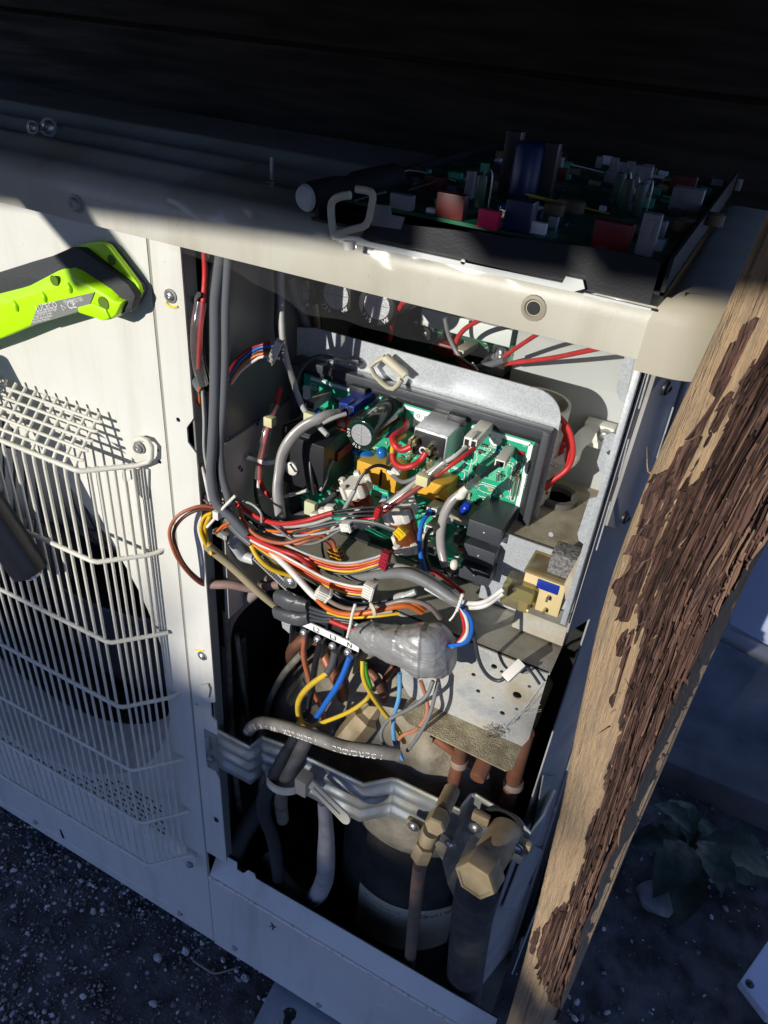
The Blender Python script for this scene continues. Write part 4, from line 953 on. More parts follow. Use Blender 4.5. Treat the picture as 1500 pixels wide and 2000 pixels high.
# red wire with clamp
b = loom('sleeved_wires', 'red wire in a clear sleeve with a pale yellow clamp beside the black relay', 'wiring', 520, 840, .05)
wire('wire', 'red', 10, [(547, 758, .070), (536, 800, .060), (522, 840, .052), (511, 895, .046), (507, 930, .042), (514, 955, .040), (531, 971, .040)], b)
wire('sleeve', CLEARTUBE, 19, [(539, 790, .062), (522, 840, .052), (512, 890, .046), (506, 935, .042)], b, 12)
c = P(527, 822, .053); box('clamp', c - V((.0034, .003, .0034)), c + V((.0034, .003, .0034)), mat('pale yellow clip', (.62, .58, .32), .45), b, .0007)
wire('wire', 'white', 7, [(504, 930, .044), (507, 958, .042), (518, 972, .041), (537, 973, .042), (567, 967, .046), (602, 957, .052)], b); wire('wire', 'charcoal', 7, [(499, 935, .046), (500, 970, .044), (510, 1000, .04), (530, 1014, .036)], b)
t = tag(wire('cable_tie', WHITEP, 9, [(482, 893, .054), (500, 899, .044), (522, 905, .040), (545, 900, .046)], None, 8, 5, 0.4), 'white nylon strap holding the red sleeved wire', 'cable tie')
# arch of black earth wire
o = tag(wire('earth_wire', 'charcoal', 8, [(694, 710, .092), (664, 701, .082), (622, 697, .074), (594, 712, .070), (579, 743, .068), (584, 775, .068), (607, 789, .068)]), 'black earth wire looping from the stud on the metal plate', 'wire')
tube('ring_lug', [P(684, 707, .092), P(697, 709, .096)], .0022, SCREW, o, 8, 0)
tag(wire('tab_wire', 'black', 8, [(612, 868, .066), (607, 892, .055), (608, 930, .050), (614, 965, .048)]), 'black wire from a grey tab connector in front of the black relay', 'wire')
b = loom('plug_wires', 'rust and grey wires hanging from the maroon plug', 'wiring', 634, 890, .06)
wire('wire', 'rust', 9, D([(636, 892), (627, 912), (621, 935), (616, 958)], .062, .052), b); wire('wire', 'grey', 8, D([(650, 898), (640, 918), (634, 940), (626, 958)], .062, .052), b)
o = tag(wire('sleeve', SHEATH, [13, 15, 17, 16], [(654, 966, .066), (634, 985, .054), (608, 1000, .040), (572, 1012, .030), (550, 1016, .028)]), 'black sleeve below the black relay with a pale clip', 'sleeve')
box('clip', P(607, 992, .036) - V((.004, .002, .005)), P(607, 992, .036) + V((.004, .002, .005)), mat('pale lime clip', (.55, .58, .36), .45), o, .0006)
# red leads of the rectifier
b = loom('rectifier_leads', 'thick red leads with a yellow one looping to the square rectifier', 'wiring', 780, 870, .06)
wire('wire', 'red', 13, [(793, 822, .090), (791, 834, .078), (776, 846, .066), (766, 856, .060), (772, 870, .056), (786, 880, .056), (803, 872, .058)], b, 10)
wire('wire', 'yellow', 10, [(790, 850, .075), (778, 858, .064), (768, 872, .058), (766, 886, .055)], b, 10); wire('wire', 'red', 13, [(766, 884, .056), (770, 902, .053), (786, 911, .051), (808, 908, .052), (824, 898, .056), (832, 884, .058)], b, 10)
wire('wire', 'charcoal', 9, [(757, 905, .075), (764, 888, .070), (776, 880, .068)], b)
tag(wire('lead', 'grey', 9, [(764, 926, .066), (775, 938, .058), (790, 941, .054), (812, 933, .054), (832, 916, .056)]), 'dark grey lead sagging below the rectifier', 'wire')
b = loom('sense_wires', 'two thin black wires arching over the left choke into a white tube', 'wiring', 720, 918, .05)
for k in (0, 1): wire('wire', 'black', 4.5, [(764, 918 - k * 4, .064), (740, 911 - k * 4, .052), (718, 918 - k * 2, .046), (702, 937, .042), (692, 962, .038)], b)
wire('sleeve', 'lightgrey', 9, [(693, 957, .038), (683, 978, .034), (670, 1000, .028)], b); crimp_connector('connector', 770, 920, .066, 26, 18, 14, 0.5, WHITEP, b, 2)
# red and white pair in a clear sleeve to the white plug
b = loom('sleeved_wires', 'red and white pair in a clear sleeve from the white plug on the board', 'wiring', 830, 935, .05)
wire('wire', 'red', 9, [(926, 876, .062), (904, 893, .052), (878, 910, .046), (840, 937, .042), (800, 964, .036), (765, 990, .030), (742, 1006, .027)], b); wire('wire', 'white', 9, [(910, 873, .062), (888, 889, .052), (864, 905, .046), (838, 923, .042), (798, 952, .036), (756, 985, .030)], b)
wire('sleeve', CLEARTUBE, 24, [(868, 902, .046), (838, 930, .042), (800, 958, .036), (752, 992, .029)], b, 14)
c = P(827, 936, .038); box('clip', c - V((.0038, .003, .0034)), c + V((.0038, .003, .0034)), mat('pale yellow clip', (.62, .58, .32), .45), b, .0007)
# right hand group
b = loom('sleeved_wires', 'grey clear sleeved cable with white knot hanging left of the grey relays', 'wiring', 880, 985, .05)
wire('wire', 'black', 8, [(976, 907, .068), (950, 925, .060), (926, 942, .054)], b); wire('sleeve', CLEARTUBE, 15, [(938, 934, .057), (916, 950, .052), (902, 962, .050)], b, 10)
wire('knot', WHITEP, [14, 19, 20, 14], [(912, 953, .050), (903, 960, .049), (899, 966, .048), (893, 970, .048)], b, 10, 3)
wire('cable', CLG, [15, 18, 19, 19, 19, 18, 16], [(900, 962, .050), (882, 980, .048), (868, 1004, .046), (861, 1040, .044), (862, 1072, .042), (870, 1108, .038)], b, 12); wire('wire', 'black', 7, D([(868, 1104), (873, 1120), (884, 1140)], .040, .034), b)
for c, wp, pp, lb in (('blue', 10, [(842, 998), (826, 1020), (819, 1052), (821, 1084), (832, 1122)], 'blue wire from the white tab connector right of the chokes'), ('charcoal', 9, [(840, 1034), (830, 1054), (831, 1090), (846, 1126)], 'black wire running beside the blue one right of the chokes')):
    tag(wire('tab_wire', c, wp, D(pp, .060, .030)), lb, 'wire')
tag(wire('tab_wire', 'red', 9, D([(838, 1112), (862, 1124), (884, 1138), (905, 1158)], .034, .020)), 'short red wire dipping under the white cable bundle', 'wire')
# rear red wires
b = loom('red_leads', 'red and grey leads gathered by a black sleeve above the metal plate', 'wiring', 930, 716, .15)
wire('wire', 'red', 10, [(950, 618, .13), (908, 643, .15), (888, 674, .155), (897, 706, .15), (915, 722, .14)], b); wire('wire', 'grey', 9, [(869, 622, .15), (877, 660, .152), (900, 699, .15), (926, 720, .14)], b)
wire('wire', 'red', 9, [(1060, 646, .10), (1020, 673, .12), (985, 696, .135)], b); wire('wire', 'red', 10, [(1190, 676, .08), (1130, 690, .10), (1075, 699, .12), (986, 711, .14)], b)
wire('sleeve', SHEATH, [14, 15, 12], [(986, 703, .135), (958, 713, .138), (928, 720, .14)], b, 10); zip_tie('cable_tie', [(922, 708), (928, 716), (934, 724)], .132, WHITEP, b, 5)
tag(wire('red_lead', 'red', 10, [(788, 590, .11), (768, 627, .13), (761, 664, .14)]), 'red lead hanging beside the rightmost silver capacitor', 'wire')
for k, (du, y) in enumerate(((0, .110), (-9, .118), (-16, .124))):
    pp = [(1084 + du * .3, 806 - du * .2, y), (1110 + du, 836, y), (1121 + du, 880, y), (1108 + du, 918, y), (1064, 948 + k * 8, y - .006)]
    if k == 0: b = loom('red_loop', 'bundle of red leads looping past the right end of the board', 'wiring', 1100, 880, .11)
    wire('wire', 'red', 11, pp, b)
wire('wire', 'red', 9, D([(1102, 866), (1092, 890), (1078, 925)], .12), b); zip_tie('cable_tie', [(1068, 898), (1080, 908), (1094, 914)], .112, IVORY, b, 7); tube('pale_sleeve', [P(1100, 870, .125), P(1075, 915, .12), P(1060, 955, .115)], .005, WHITEP, b, 10, 4)

# fan of branches out of the loom
def branch(name, label, wires, conn): 
    b = loom(name, label, 'wiring', *conn[:3])
    for c, wp, pts in wires: wire('wire', c, wp, pts, b)
    return b
F0 = (482, 1046, .010)
b = branch('plug_branch', 'red and black wires running right to a small red plug', [
    ('red', 10, [(463, 985, .016), (507, 1013, .012), (547, 1022, .008), (588, 1018, .006), (625, 1008, .008), (650, 1001, .010)]),
    ('black', 5, [(645, 1000, .010), (690, 993, .012), (732, 990, .016)]), ('black', 5, [(645, 1004, .010), (690, 999, .012), (734, 998, .016)]), ('black', 5, [(645, 1008, .010), (690, 1006, .012), (736, 1007, .016)]),
    ('lightgrey', 7, [(510, 1015, .016), (553, 1028, .012), (607, 1026, .010), (650, 1010, .012)]), ('red', 7, [(560, 1050, .016), (640, 1030, .014), (690, 1018, .014), (734, 1012, .016)])], (738, 1000, .016))
crimp_connector('connector', 739, 1000, .016, 12, 24, 14, 0.15, REDPL, b, 3)
b = branch('plug_branch', 'grey and black wires running right to a cream plug between the chokes', [
    ('charcoal', 5, [(500, 1030, .014), (560, 1040, .010), (620, 1033, .008), (668, 1022, .010)]), ('lightgrey', 5, [(500, 1034, .014), (560, 1046, .010), (625, 1042, .008), (672, 1028, .010)]), ('grey', 5, [(495, 1036, .012), (550, 1056, .008), (610, 1062, .008), (670, 1032, .010)])], (680, 1028, .010))
crimp_connector('connector', 678, 1028, .010, 24, 18, 16, -0.35, WHITEP, b, 2)
b = branch('plug_branch', 'grey wires arching right to a small yellow plug on the right choke', [('grey', 5, [(590, 1034, .012), (660, 1018, .012), (720, 1018, .012), (772, 1034, .014)]), ('charcoal', 5, [(600, 1040, .012), (670, 1022, .012), (724, 1022, .012), (776, 1040, .014)])], (782, 1040, .014))
crimp_connector('connector', 783, 1040, .014, 22, 22, 14, 0.55, YELPL, b, 2)
b = branch('plug_branch', 'rust coloured wires curling right to an ochre plug on the dusty shelf', [
    ('rust', 8, [(468, 990, .012), (478, 1020, .006), (505, 1049, .002), (548, 1061, .0), (590, 1054, .004), (624, 1046, .012), (648, 1058, .018), (654, 1074, .020)]),
    ('rust', 7, [(470, 1010, .012), (490, 1042, .008), (530, 1064, .006), (580, 1062, .006), (618, 1050, .012), (640, 1062, .018), (648, 1078, .020)]), ('black', 5, [(628, 1052, .014), (630, 1075, .018), (634, 1092, .020)]),
    ('orange', 6, [(520, 1036, .012), (560, 1038, .010), (600, 1034, .010)])], (655, 1083, .02))
crimp_connector('connector', 656, 1082, .020, 26, 24, 16, -0.5, OCHRE, b, 3)
def five(cols, base, name, label, conn, dv=5.0, wp=6):
    b = loom(name, label, 'wiring', *conn)
    for k, c in enumerate(cols):
        pts = [(u + (0 if i < len(base) - 1 else 0), v + (k - (len(cols) - 1) / 2) * dv * (0.35 + 0.65 * min(1, i / 2)), y + 0.0012 * k) for i, (u, v, y) in enumerate(base)]
        wire('wire', c, wp, pts, b)
    return b
b = five(('lightgrey', 'orange', 'red', 'yellow', 'charcoal'), [(486, 1044, .008), (520, 1058, .004), (556, 1074, .002), (604, 1094, .002), (652, 1108, .004), (690, 1110, .006), (724, 1102, .010), (746, 1094, .012)], 'plug_branch', 'multicoloured ribbon of wires sweeping right to a dark red plug', (752, 1093, .012))
crimp_connector('connector', 752, 1093, .012, 18, 40, 16, 0.1, mat('dark red plug', (.30, .012, .03), .4), b, 4)
b = five(('white', 'orange', 'red', 'yellow', 'charcoal'), [(490, 1058, .004), (512, 1072, .0), (540, 1088, -.002), (588, 1114, -.002), (638, 1140, .0), (682, 1154, .002), (712, 1157, .003)], 'plug_branch', 'lowest multicoloured ribbon of wires ending in a white plug above the grey tape', (722, 1153, .003))
crimp_connector('connector', 722, 1153, .003, 24, 34, 18, 0.12, WHITEP, b, 5)
b = loom('yellow_wires', 'two thick yellow wires emerging from the black sheath', 'wiring', 500, 1075, .004)
wire('wire', 'yellow', 10, [(489, 1063, .006), (506, 1092, .004), (532, 1112, .006), (568, 1124, .012)], b); wire('wire', 'yellow', 9, [(500, 1064, .010), (524, 1088, .010), (548, 1108, .012), (580, 1120, .016)], b)
o = tag(wire('white_sleeve', 'white', 14, [(530, 1078, .002), (566, 1112, -.004), (606, 1156, -.008), (620, 1168, -.008)]), 'white tube crossing diagonally to a broken white plug', 'sleeve')
crimp_connector('connector', 632, 1160, -.008, 30, 24, 16, 0.5, WHITEP, o, 3, 0.4)
tag(wire('red_wire', 'red', 9, [(478, 1042, .006), (527, 1067, -.002), (582, 1088, -.003), (614, 1112, .004), (630, 1130, .012)]), 'single red wire lying across the multicoloured ribbons', 'wire')
# loops over the left post
b = loom('wire_loop', 'rust and brown wires looping out over the cream post on the left', 'wiring', 347, 1010, -.012)
wire('wire', 'rust', 7, [(428, 992, .002), (390, 989, -.006), (349, 1006, -.014), (331, 1040, -.018), (342, 1082, -.018), (365, 1116, -.012), (392, 1139, -.002), (412, 1145, .006)], b); wire('wire', 'brown', 7, [(428, 998, .004), (392, 996, -.004), (356, 1012, -.011), (339, 1042, -.015), (348, 1080, -.014), (368, 1112, -.009), (394, 1134, .0), (412, 1140, .006)], b)
wire('sleeve', mat('pinkish dusty sleeve', (.30, .20, .165), .6, nz=.4, nscale=60), 18, [(402, 1142, .004), (453, 1143, .012), (493, 1149, .020), (545, 1142, .028)], b, 12)
b = loom('yellow_loop', 'two yellow wires bending down into a cloudy sleeve by the left post', 'wiring', 396, 1030, .0)
wire('wire', 'yellow', 8, [(416, 1002, .008), (400, 1008, .002), (392, 1030, -.002), (398, 1056, -.001), (410, 1080, .002)], b); wire('wire', 'yellow', 8, [(420, 1004, .010), (408, 1012, .004), (401, 1034, .0), (406, 1060, .001), (414, 1084, .004)], b)
wire('sleeve', mat('cloudy amber sleeve', (.44, .37, .22), .35, nz=.3, nscale=40), [19, 18, 17, 14], [(405, 1066, .0), (453, 1108, .008), (503, 1154, .014), (540, 1186, .018)], b, 12)
b = branch('short_branch', 'orange wires turned back to a metal cased plug under the cable tie', [('orange', 6, D([(450, 1020), (436, 1026), (424, 1038)], .002, .006)), ('rust', 6, D([(446, 1026), (430, 1034), (420, 1042)], .004, .008))], (430, 1040, .008))
crimp_connector('connector', 432, 1042, .010, 34, 10, 12, 0.12, GREYNYLON, b, 3)
tag(wire('hose', mat('pinkish hose', (.30, .24, .22), .6, nz=.4, nscale=30), 22, [(440, 1262, .050), (445, 1222, .045), (464, 1187, .04), (497, 1157, .035), (530, 1132, .034)]), 'dusty pinkish hose bending down inside the left of the bay', 'hose')
tag(wire('saddle_clamp', mat('pale clamp plastic', (.52, .54, .54), .45), [24, 26, 20], [(455, 1055, .040), (470, 1082, .034), (498, 1094, .030)], None, 10, 4), 'pale grey plastic saddle clamp under the sheathed loom', 'clamp')
b = loom('ladder_tie', 'serrated grey cable tie strip running diagonally under the wires', 'cable tie', 525, 1115, .02)
p0, p1 = P(497, 1087, .022), P(566, 1152, .022); t = (p1 - p0).normalized(); nrm = t.cross(YA).normalized() * 0.0036
plate('strap', [p0 - nrm, p1 - nrm, p1 + nrm, p0 + nrm], (0, .001, 0), mat('grey strap', (.42, .42, .40), .5), b)
for k in range(20): c = p0.lerp(p1, k / 20 + .02); plate('tooth', [c - nrm * .6, c - nrm * .6 + t * .0012, c + nrm * .6 + t * .0012, c + nrm * .6], (0, -.0006, 0), GREYP, b)
screw('screw', P(568, 1135, .018), -YA, .0040, b)
# tangle of small grey wires in the middle
for k, (c, wp, pts, lb) in enumerate((
    ('grey', 6, [(513, 1012, .012), (540, 1030, .008), (566, 1050, .006), (596, 1062, .008)], 'thin grey wire cutting diagonally through the tangle'),
    ('lightgrey', 5, [(460, 976, .014), (490, 984, .008), (508, 1002, .006), (511, 1020, .008)], 'pale grey wire loop beside the knot of cable tie'),
    ('crimson', 8, [(455, 972, .018), (486, 1000, .016), (520, 1014, .014), (560, 1032, .014)], 'dark red wire running under the grey loop'),
    ('black', 8, [(470, 1005, .018), (510, 1030, .018), (560, 1046, .018)], 'black wire lying deepest in the tangle'),
    ('black', 9, [(510, 1000, .036), (525, 1016, .032), (552, 1022, .028)], 'black wire looping below the arching silver cable'),
    ('white', 5, [(640, 1042, .012), (660, 1020, .012), (680, 1004, .014), (708, 990, .016)], 'thin white wire crossing over the left choke'),
    ('orange', 6, [(560, 1046, .012), (590, 1046, .010), (618, 1036, .010), (640, 1028, .012)], 'orange wire curling in the middle of the tangle'),
    ('green', 9, [(575, 1106, .010), (592, 1116, .010), (606, 1124, .012)], 'short green wire end between the ribbons'))):
    tag(wire('loose_wire', c, wp, pts), lb, 'wire')
b = loom('cream_connectors', 'pair of cream plugs tucked behind the red wire', 'connector', 630, 1000, .024)
for u, v in ((618, 1006), (634, 998), (646, 992)): crimp_connector('connector', u, v, .024, 20, 12, 14, -0.3, WHITEP, b, 2)
# white and grey bundle to the yellowed relay
b = loom('cable_bundle', 'thick grey and white bundle crossing the shelf to a yellowed clear plug', 'cable', 800, 1130, .02)
wire('cable', 'grey', [14, 18, 20, 22, 24, 24, 22], [(590, 1090, .024), (640, 1112, .020), (700, 1126, .016), (760, 1120, .012), (800, 1124, .010), (842, 1142, .008), (882, 1168, .006), (902, 1176, .006)], b, 12); wire('cable', CLG, [16, 18, 17, 15], [(700, 1112, .020), (770, 1108, .018), (820, 1122, .014), (862, 1146, .010), (902, 1172, .006)], b, 12)
wire('wire', 'white', 10, [(832, 1148, .012), (864, 1168, .008), (900, 1184, .006), (944, 1184, .006), (984, 1158, .006)], b); wire('wire', 'white', 10, [(890, 1172, .006), (920, 1178, .004), (950, 1174, .004), (984, 1150, .006)], b)
zip_tie('cable_tie', [(904, 1160), (898, 1178), (892, 1194)], -.002, WHITEP, b, 8); zip_tie('tie_tail', [(893, 1190), (885, 1204), (878, 1212)], .006, WHITEP, b, 5)
for c, wp, dx, y in (('blue', 9, 0, .004), ('white', 8, -9, .006), ('red', 9, -14, .010), ('lightgrey', 8, -2, .008)):
    wire('wire', c, wp, [(900 + dx * .2, 1182, y), (920 + dx, 1208, y), (921 + dx, 1236, y), (906 + dx, 1256, y + .002), (872, 1262 - dx * .4, y + .004)], b)
o = tag(wire('tab_wire', 'charcoal', 8, [(910, 1186, .004), (924, 1232, .006), (935, 1288, .010), (952, 1317, .012), (972, 1329, .013), (990, 1322, .014)]), 'grey wire hanging to a loose white tab connector at the lower right', 'wire')
sleeve_conn(986, 1326, 1020, 1294, .012, .022, 20, 18, WHITEP, name='tab_connector', par=o)
wire('lead', 'charcoal', 6, D([(1018, 1296), (1036, 1312), (1054, 1336)], .024), o); wire('lead', 'grey', 5, D([(1010, 1310), (1028, 1314), (1040, 1304)], .026), o)
# yellowed relay on the shelf
b = thing('relay', 'yellowed clear relay with brass pins and a blue core at the right of the shelf', 'relay', tuple(P(1050, 1160, .03)))
c = P(1056, 1168, .022); s = px(c)
box('body', c + V((-.0118, 0, -.0095)), c + V((.0118, .020, .0145)), mat('yellowed plastic', (.62, .50, .26), .35), b, .0012); box('window', c + V((-.004, -.0004, .0060)), c + V((.0085, .0004, .0125)), BLUEPL, b, .0005)
box('cover_lip', c + V((-.0125, -.0010, .0140)), c + V((.0125, .0205, .0158)), CLEARYEL, b, .0005)
for dx, dz in ((-.006, .001), (.004, .003), (-.005, -.007), (.004, -.006)): box('pin', c + V((dx - .0007, -.004, dz - .0013)), c + V((dx + .0007, .001, dz + .0013)), TINNED, b, .0002)
c2 = P(1006, 1170, .014); box('plug_cover', c2 + V((-.0085, 0, -.0075)), c2 + V((.0085, .014, .0080)), CLEARYEL, b, .0015); box('plug_core', c2 + V((-.006, .003, -.003)), c2 + V((.009, .011, .005)), mat('lime tinted plug', (.42, .40, .10), .4), b, .001)
c = P(1104, 1106, .03); o = box('foam_block', c - V((.0085, .004, .0085)), c + V((.0085, .010, .0085)), mat('speckled foam', (.26, .25, .24), .95, nz=.7, nscale=500, bump=.8, bscale=700), None, .001); tag(o, 'speckled grey foam block stuck beside the yellowed relay', 'foam block')

# terminal block with its lettered strip
TB = thing('terminal_block', 'black terminal block with white strip lettered L1 L2 L3 N', 'terminal block', tuple(P(636, 1240, .03)))
ty = .020
A0, A1 = P(574, 1215, ty), P(700, 1274, ty); tt = (A1 - A0).normalized(); nn = YA.cross(tt) * -1.0
if nn.z < 0: nn = -nn
hh = px(A0) * 17
st = plate('strip', [A0, A1, A1 + nn * hh, A0 + nn * hh], (0, .001, 0), mat('white strip', (.80, .80, .78), .5), TB)
Mx = Matrix((tt, nn, tt.cross(nn))).transposed().to_4x4()
for s_, f in (('L1', .05), ('L2', .30), ('L3', .56), ('N', .82)):
    M2 = Mx.copy(); M2.translation = A0 + tt * (A1 - A0).length * f + nn * hh * .16 - YA * .0003; text('lettering', s_, hh * .92, M2, INK, st)
box('body', (0, .004, -.013), ((A1 - A0).length, .022, .010), BLACKP, TB, .001, frame=Matrix.Translation(A0) @ Mx @ Matrix(((1, 0, 0, 0), (0, 0, 1, 0), (0, -1, 0, 0), (0, 0, 0, 1))).inverted() if False else Matrix.Translation(A0) @ Matrix((tt, YA, nn)).transposed().to_4x4())
for k in range(5):
    f = .0 + .25 * k; p = A0 + tt * (A1 - A0).length * f
    box('divider', (-.0008, -.004, -.018), (.0008, .016, -.0005), BLACKP, TB, .0003, frame=Matrix.Translation(p) @ Matrix((tt, YA, nn)).transposed().to_4x4())
    box('divider', (-.0008, .000, hh + .0003), (.0008, .018, .016), BLACKP, TB, .0003, frame=Matrix.Translation(p) @ Matrix((tt, YA, nn)).transposed().to_4x4())
for u, v in ((594, 1236), (621, 1249), (650, 1262), (680, 1274)): screw('screw', P(u, v, ty - .001), V((0, -1, .15)), .0032, TB, washer=False)
plate('end_bracket', [P(u, v, .034) for u, v in ((548, 1205), (586, 1215), (578, 1236), (566, 1238), (552, 1226))], (0, .001, 0), GALV, TB)
def cable(name, label, c, wp, pts, cat='wire'): return tag(wire(name, c, wp, pts), label, cat)
cable('core', 'rust brown wire hanging from terminal L1', 'rust', 11, D([(596, 1244), (594, 1280), (600, 1310), (612, 1350), (628, 1385), (636, 1420)], .018, .05))
cable('core', 'black taped wire hanging from terminal L2', 'black', 13, D([(626, 1256), (618, 1286), (612, 1320), (606, 1370), (590, 1440)], .016, .03))
o = cable('core', 'yellow wire with black taped end hanging from terminal L3', 'mustard', 12, [(640, 1314, .012), (602, 1342, .008), (582, 1372, .008), (584, 1402, .014), (600, 1424, .020)])
wire('tape', TAPED, 15, D([(655, 1272), (649, 1298), (637, 1318)], .016, .012), o, 10)
cable('core', 'bright blue wire hanging from terminal N', 'blue', 12, [(684, 1282, .014), (664, 1330, .010), (636, 1376, .012), (606, 1420, .020)])
cable('core', 'yellow wire running down right from the tape bundle', 'mustard', 9, [(708, 1290, .018), (710, 1324, .014), (726, 1356, .014), (750, 1392, .018), (776, 1422, .024), (790, 1450, .028)])
cable('core', 'yellow wire rising from the thick printed cable to the right', 'mustard', 9, [(594, 1422, .014), (632, 1410, .010), (682, 1390, .010), (714, 1367, .014), (726, 1350, .020)])
o = cable('core', 'short green and yellow earth wire under the tape bundle', 'green', 8, [(713, 1296, .022), (717, 1316, .024), (724, 1342, .028)])
cable('core', 'pale blue wire dropping from the tape bundle', 'sky', 9, [(781, 1315, .016), (779, 1360, .014), (770, 1402, .012), (770, 1446, .016), (786, 1482, .024)])
cable('core', 'salmon wire curving back to the cut cable end', 'salmon', 8, [(822, 1330, .014), (834, 1370, .016), (834, 1400, .014), (812, 1424, .014), (784, 1437, .016), (777, 1456, .020), (783, 1474, .026)])
cable('core', 'grey wire making a wide loop left of the pale blue wire', 'grey', 8, [(846, 1330, .012), (834, 1360, .008), (800, 1384, .004), (760, 1406, .004), (744, 1432, .006), (752, 1454, .012), (776, 1466, .02)])
cable('core', 'grey wire dropping beside the dusty metal lip', 'grey', 8, [(856, 1330, .016), (852, 1352, .014), (840, 1396, .010), (818, 1438, .010), (796, 1466, .016)])
# taped bundle
def blob(name, path, rads, mt, label, seed, yflat=0.75):
    pts = catmull([P(*q) for q in path], 16); n = len(pts); seg_ = 72
    ms = px(pts[n // 2]); R = catmull([V((r, 0, 0)) for r in rads], 16)
    vs, fs = [], []
    t = (pts[-1] - pts[0]).normalized(); up = (ZA - t * t.z).normalized(); sd_ = t.cross(up)
    for i in range(n):
        r = R[min(i, len(R) - 1)].x * ms
        for k in range(seg_):
            a = 2 * math.pi * k / seg_; ca, sa = math.cos(a), math.sin(a)
            e = 0.75; qx, qz = math.copysign(abs(ca) ** e, ca), math.copysign(abs(sa) ** e, sa)
            q = pts[i] + up * qz * r + sd_ * qx * r * yflat
            d = NZ.noise(q * 60 + V((seed, 0, 0))) * 0.15 + NZ.noise(q * 150 + V((seed, 3, 0))) * 0.025
            rd = NZ.ridged_multi_fractal(V((q.x * 60 + q.z * 45, q.y * 60, q.z * 120 - q.x * 30)) + V((0, seed, 0)), 1.0, 2.0, 4, 1.0, 2.0)
            d += 0.10 * max(0, rd - 1.15)
            w_ = (t.dot(q - pts[0]) * 55 + 0.25 * math.sin(a + seed) + seed) % 1.0; d += 0.055 * w_
            vs.append(pts[i] + (q - pts[i]) * (1 + d))
    for i in range(n - 1):
        for k in range(seg_): fs.append((i * seg_ + k, i * seg_ + (k + 1) % seg_, (i + 1) * seg_ + (k + 1) % seg_, (i + 1) * seg_ + k))
    fs += [tuple(range(seg_ - 1, -1, -1)), tuple((n - 1) * seg_ + k for k in range(seg_))]
    return tag(obj(name, autosmooth(meshdata(name, vs, fs), 50), mt), label, 'taped bundle')
tb = blob('taped_bundle', [(688, 1240, .010), (716, 1243, .008), (752, 1254, .006), (790, 1262, .004), (826, 1266, .004), (858, 1272, .006), (882, 1278, .010)], (17, 30, 37, 44, 53, 50, 34), TAPE, 'lump of wires wrapped in shiny grey cloth tape', 4)
blob('taped_joint', [(540, 1166, .012), (560, 1172, .010), (585, 1180, .010), (602, 1184, .010)], (13, 17, 16, 12), TAPED, 'upper wire joint wrapped in dark vinyl tape', 9)
blob('taped_joint', [(538, 1196, .010), (558, 1202, .008), (585, 1208, .008), (604, 1206, .010)], (12, 15, 14, 12), TAPED, 'lower wire joint wrapped in dark vinyl tape', 15)
b = loom('joint_leads', 'grey leads and a red one running from the vinyl taped joints into the tape bundle', 'wiring', 650, 1210, .01)
for k, (v0, v1) in enumerate(((1186, 1196), (1194, 1200), (1202, 1206), (1210, 1210))): wire('wire', 'charcoal', 8, [(606, v0, .010), (630, (v0 + v1) / 2 + 4, .008), (655, v1 + 4, .008), (690, v1 + 8, .010)], b)
wire('wire', 'red', 11, D([(645, 1212), (668, 1222), (694, 1232)], .006, .008), b); wire('wire', 'white', 8, D([(655, 1210), (680, 1214), (700, 1222)], .012), b)
zip_tie('cable_tie', [(694, 1180), (688, 1200), (684, 1222), (678, 1246)], -.008, WHITEP, b, 7)
b = loom('lead_bundle', 'orange and taupe leads passing over the tape bundle with a pale band', 'wiring', 700, 1180, .01)
wire('wire', 'orange', 11, [(616, 1168, .006), (640, 1188, .002), (676, 1200, .0), (720, 1196, .002), (770, 1186, .008), (800, 1184, .014), (824, 1196, .020)], b); wire('wire', 'taupe', 10, [(632, 1166, .010), (660, 1182, .006), (690, 1190, .004), (740, 1184, .006), (790, 1174, .010), (836, 1182, .014), (860, 1208, .020)], b); wire('wire', 'yellow', 6, [(640, 1196, .006), (680, 1206, .004), (730, 1204, .006), (780, 1198, .014)], b); wire('wire', 'orange', 9, [(716, 1190, .006), (766, 1182, .012), (806, 1178, .016), (830, 1192, .022)], b)
tube('band', [P(724, 1182, .0), P(730, 1190, -.003), P(731, 1200, -.001)], .0020, IVORY, b, 8, 3, flat=.5)
b = loom('capped_leads', 'dark leads ending in a clear grey crimp cap above the tape bundle', 'wiring', 790, 1165, .015)
for k in range(4): wire('wire', 'charcoal', 6, [(640 + k * 6, 1150 + k * 6, .016), (680, 1176 + k * 3, .014), (730, 1178 + k * 3, .014), (782, 1166 + k * 2, .016)], b)
wire('cap', mat('grey crimp cap', (.42, .44, .42), .3), [22, 21, 16, 14, 12], [(776, 1170, .016), (790, 1164, .016), (800, 1160, .017), (812, 1155, .018)], b, 14, 4)

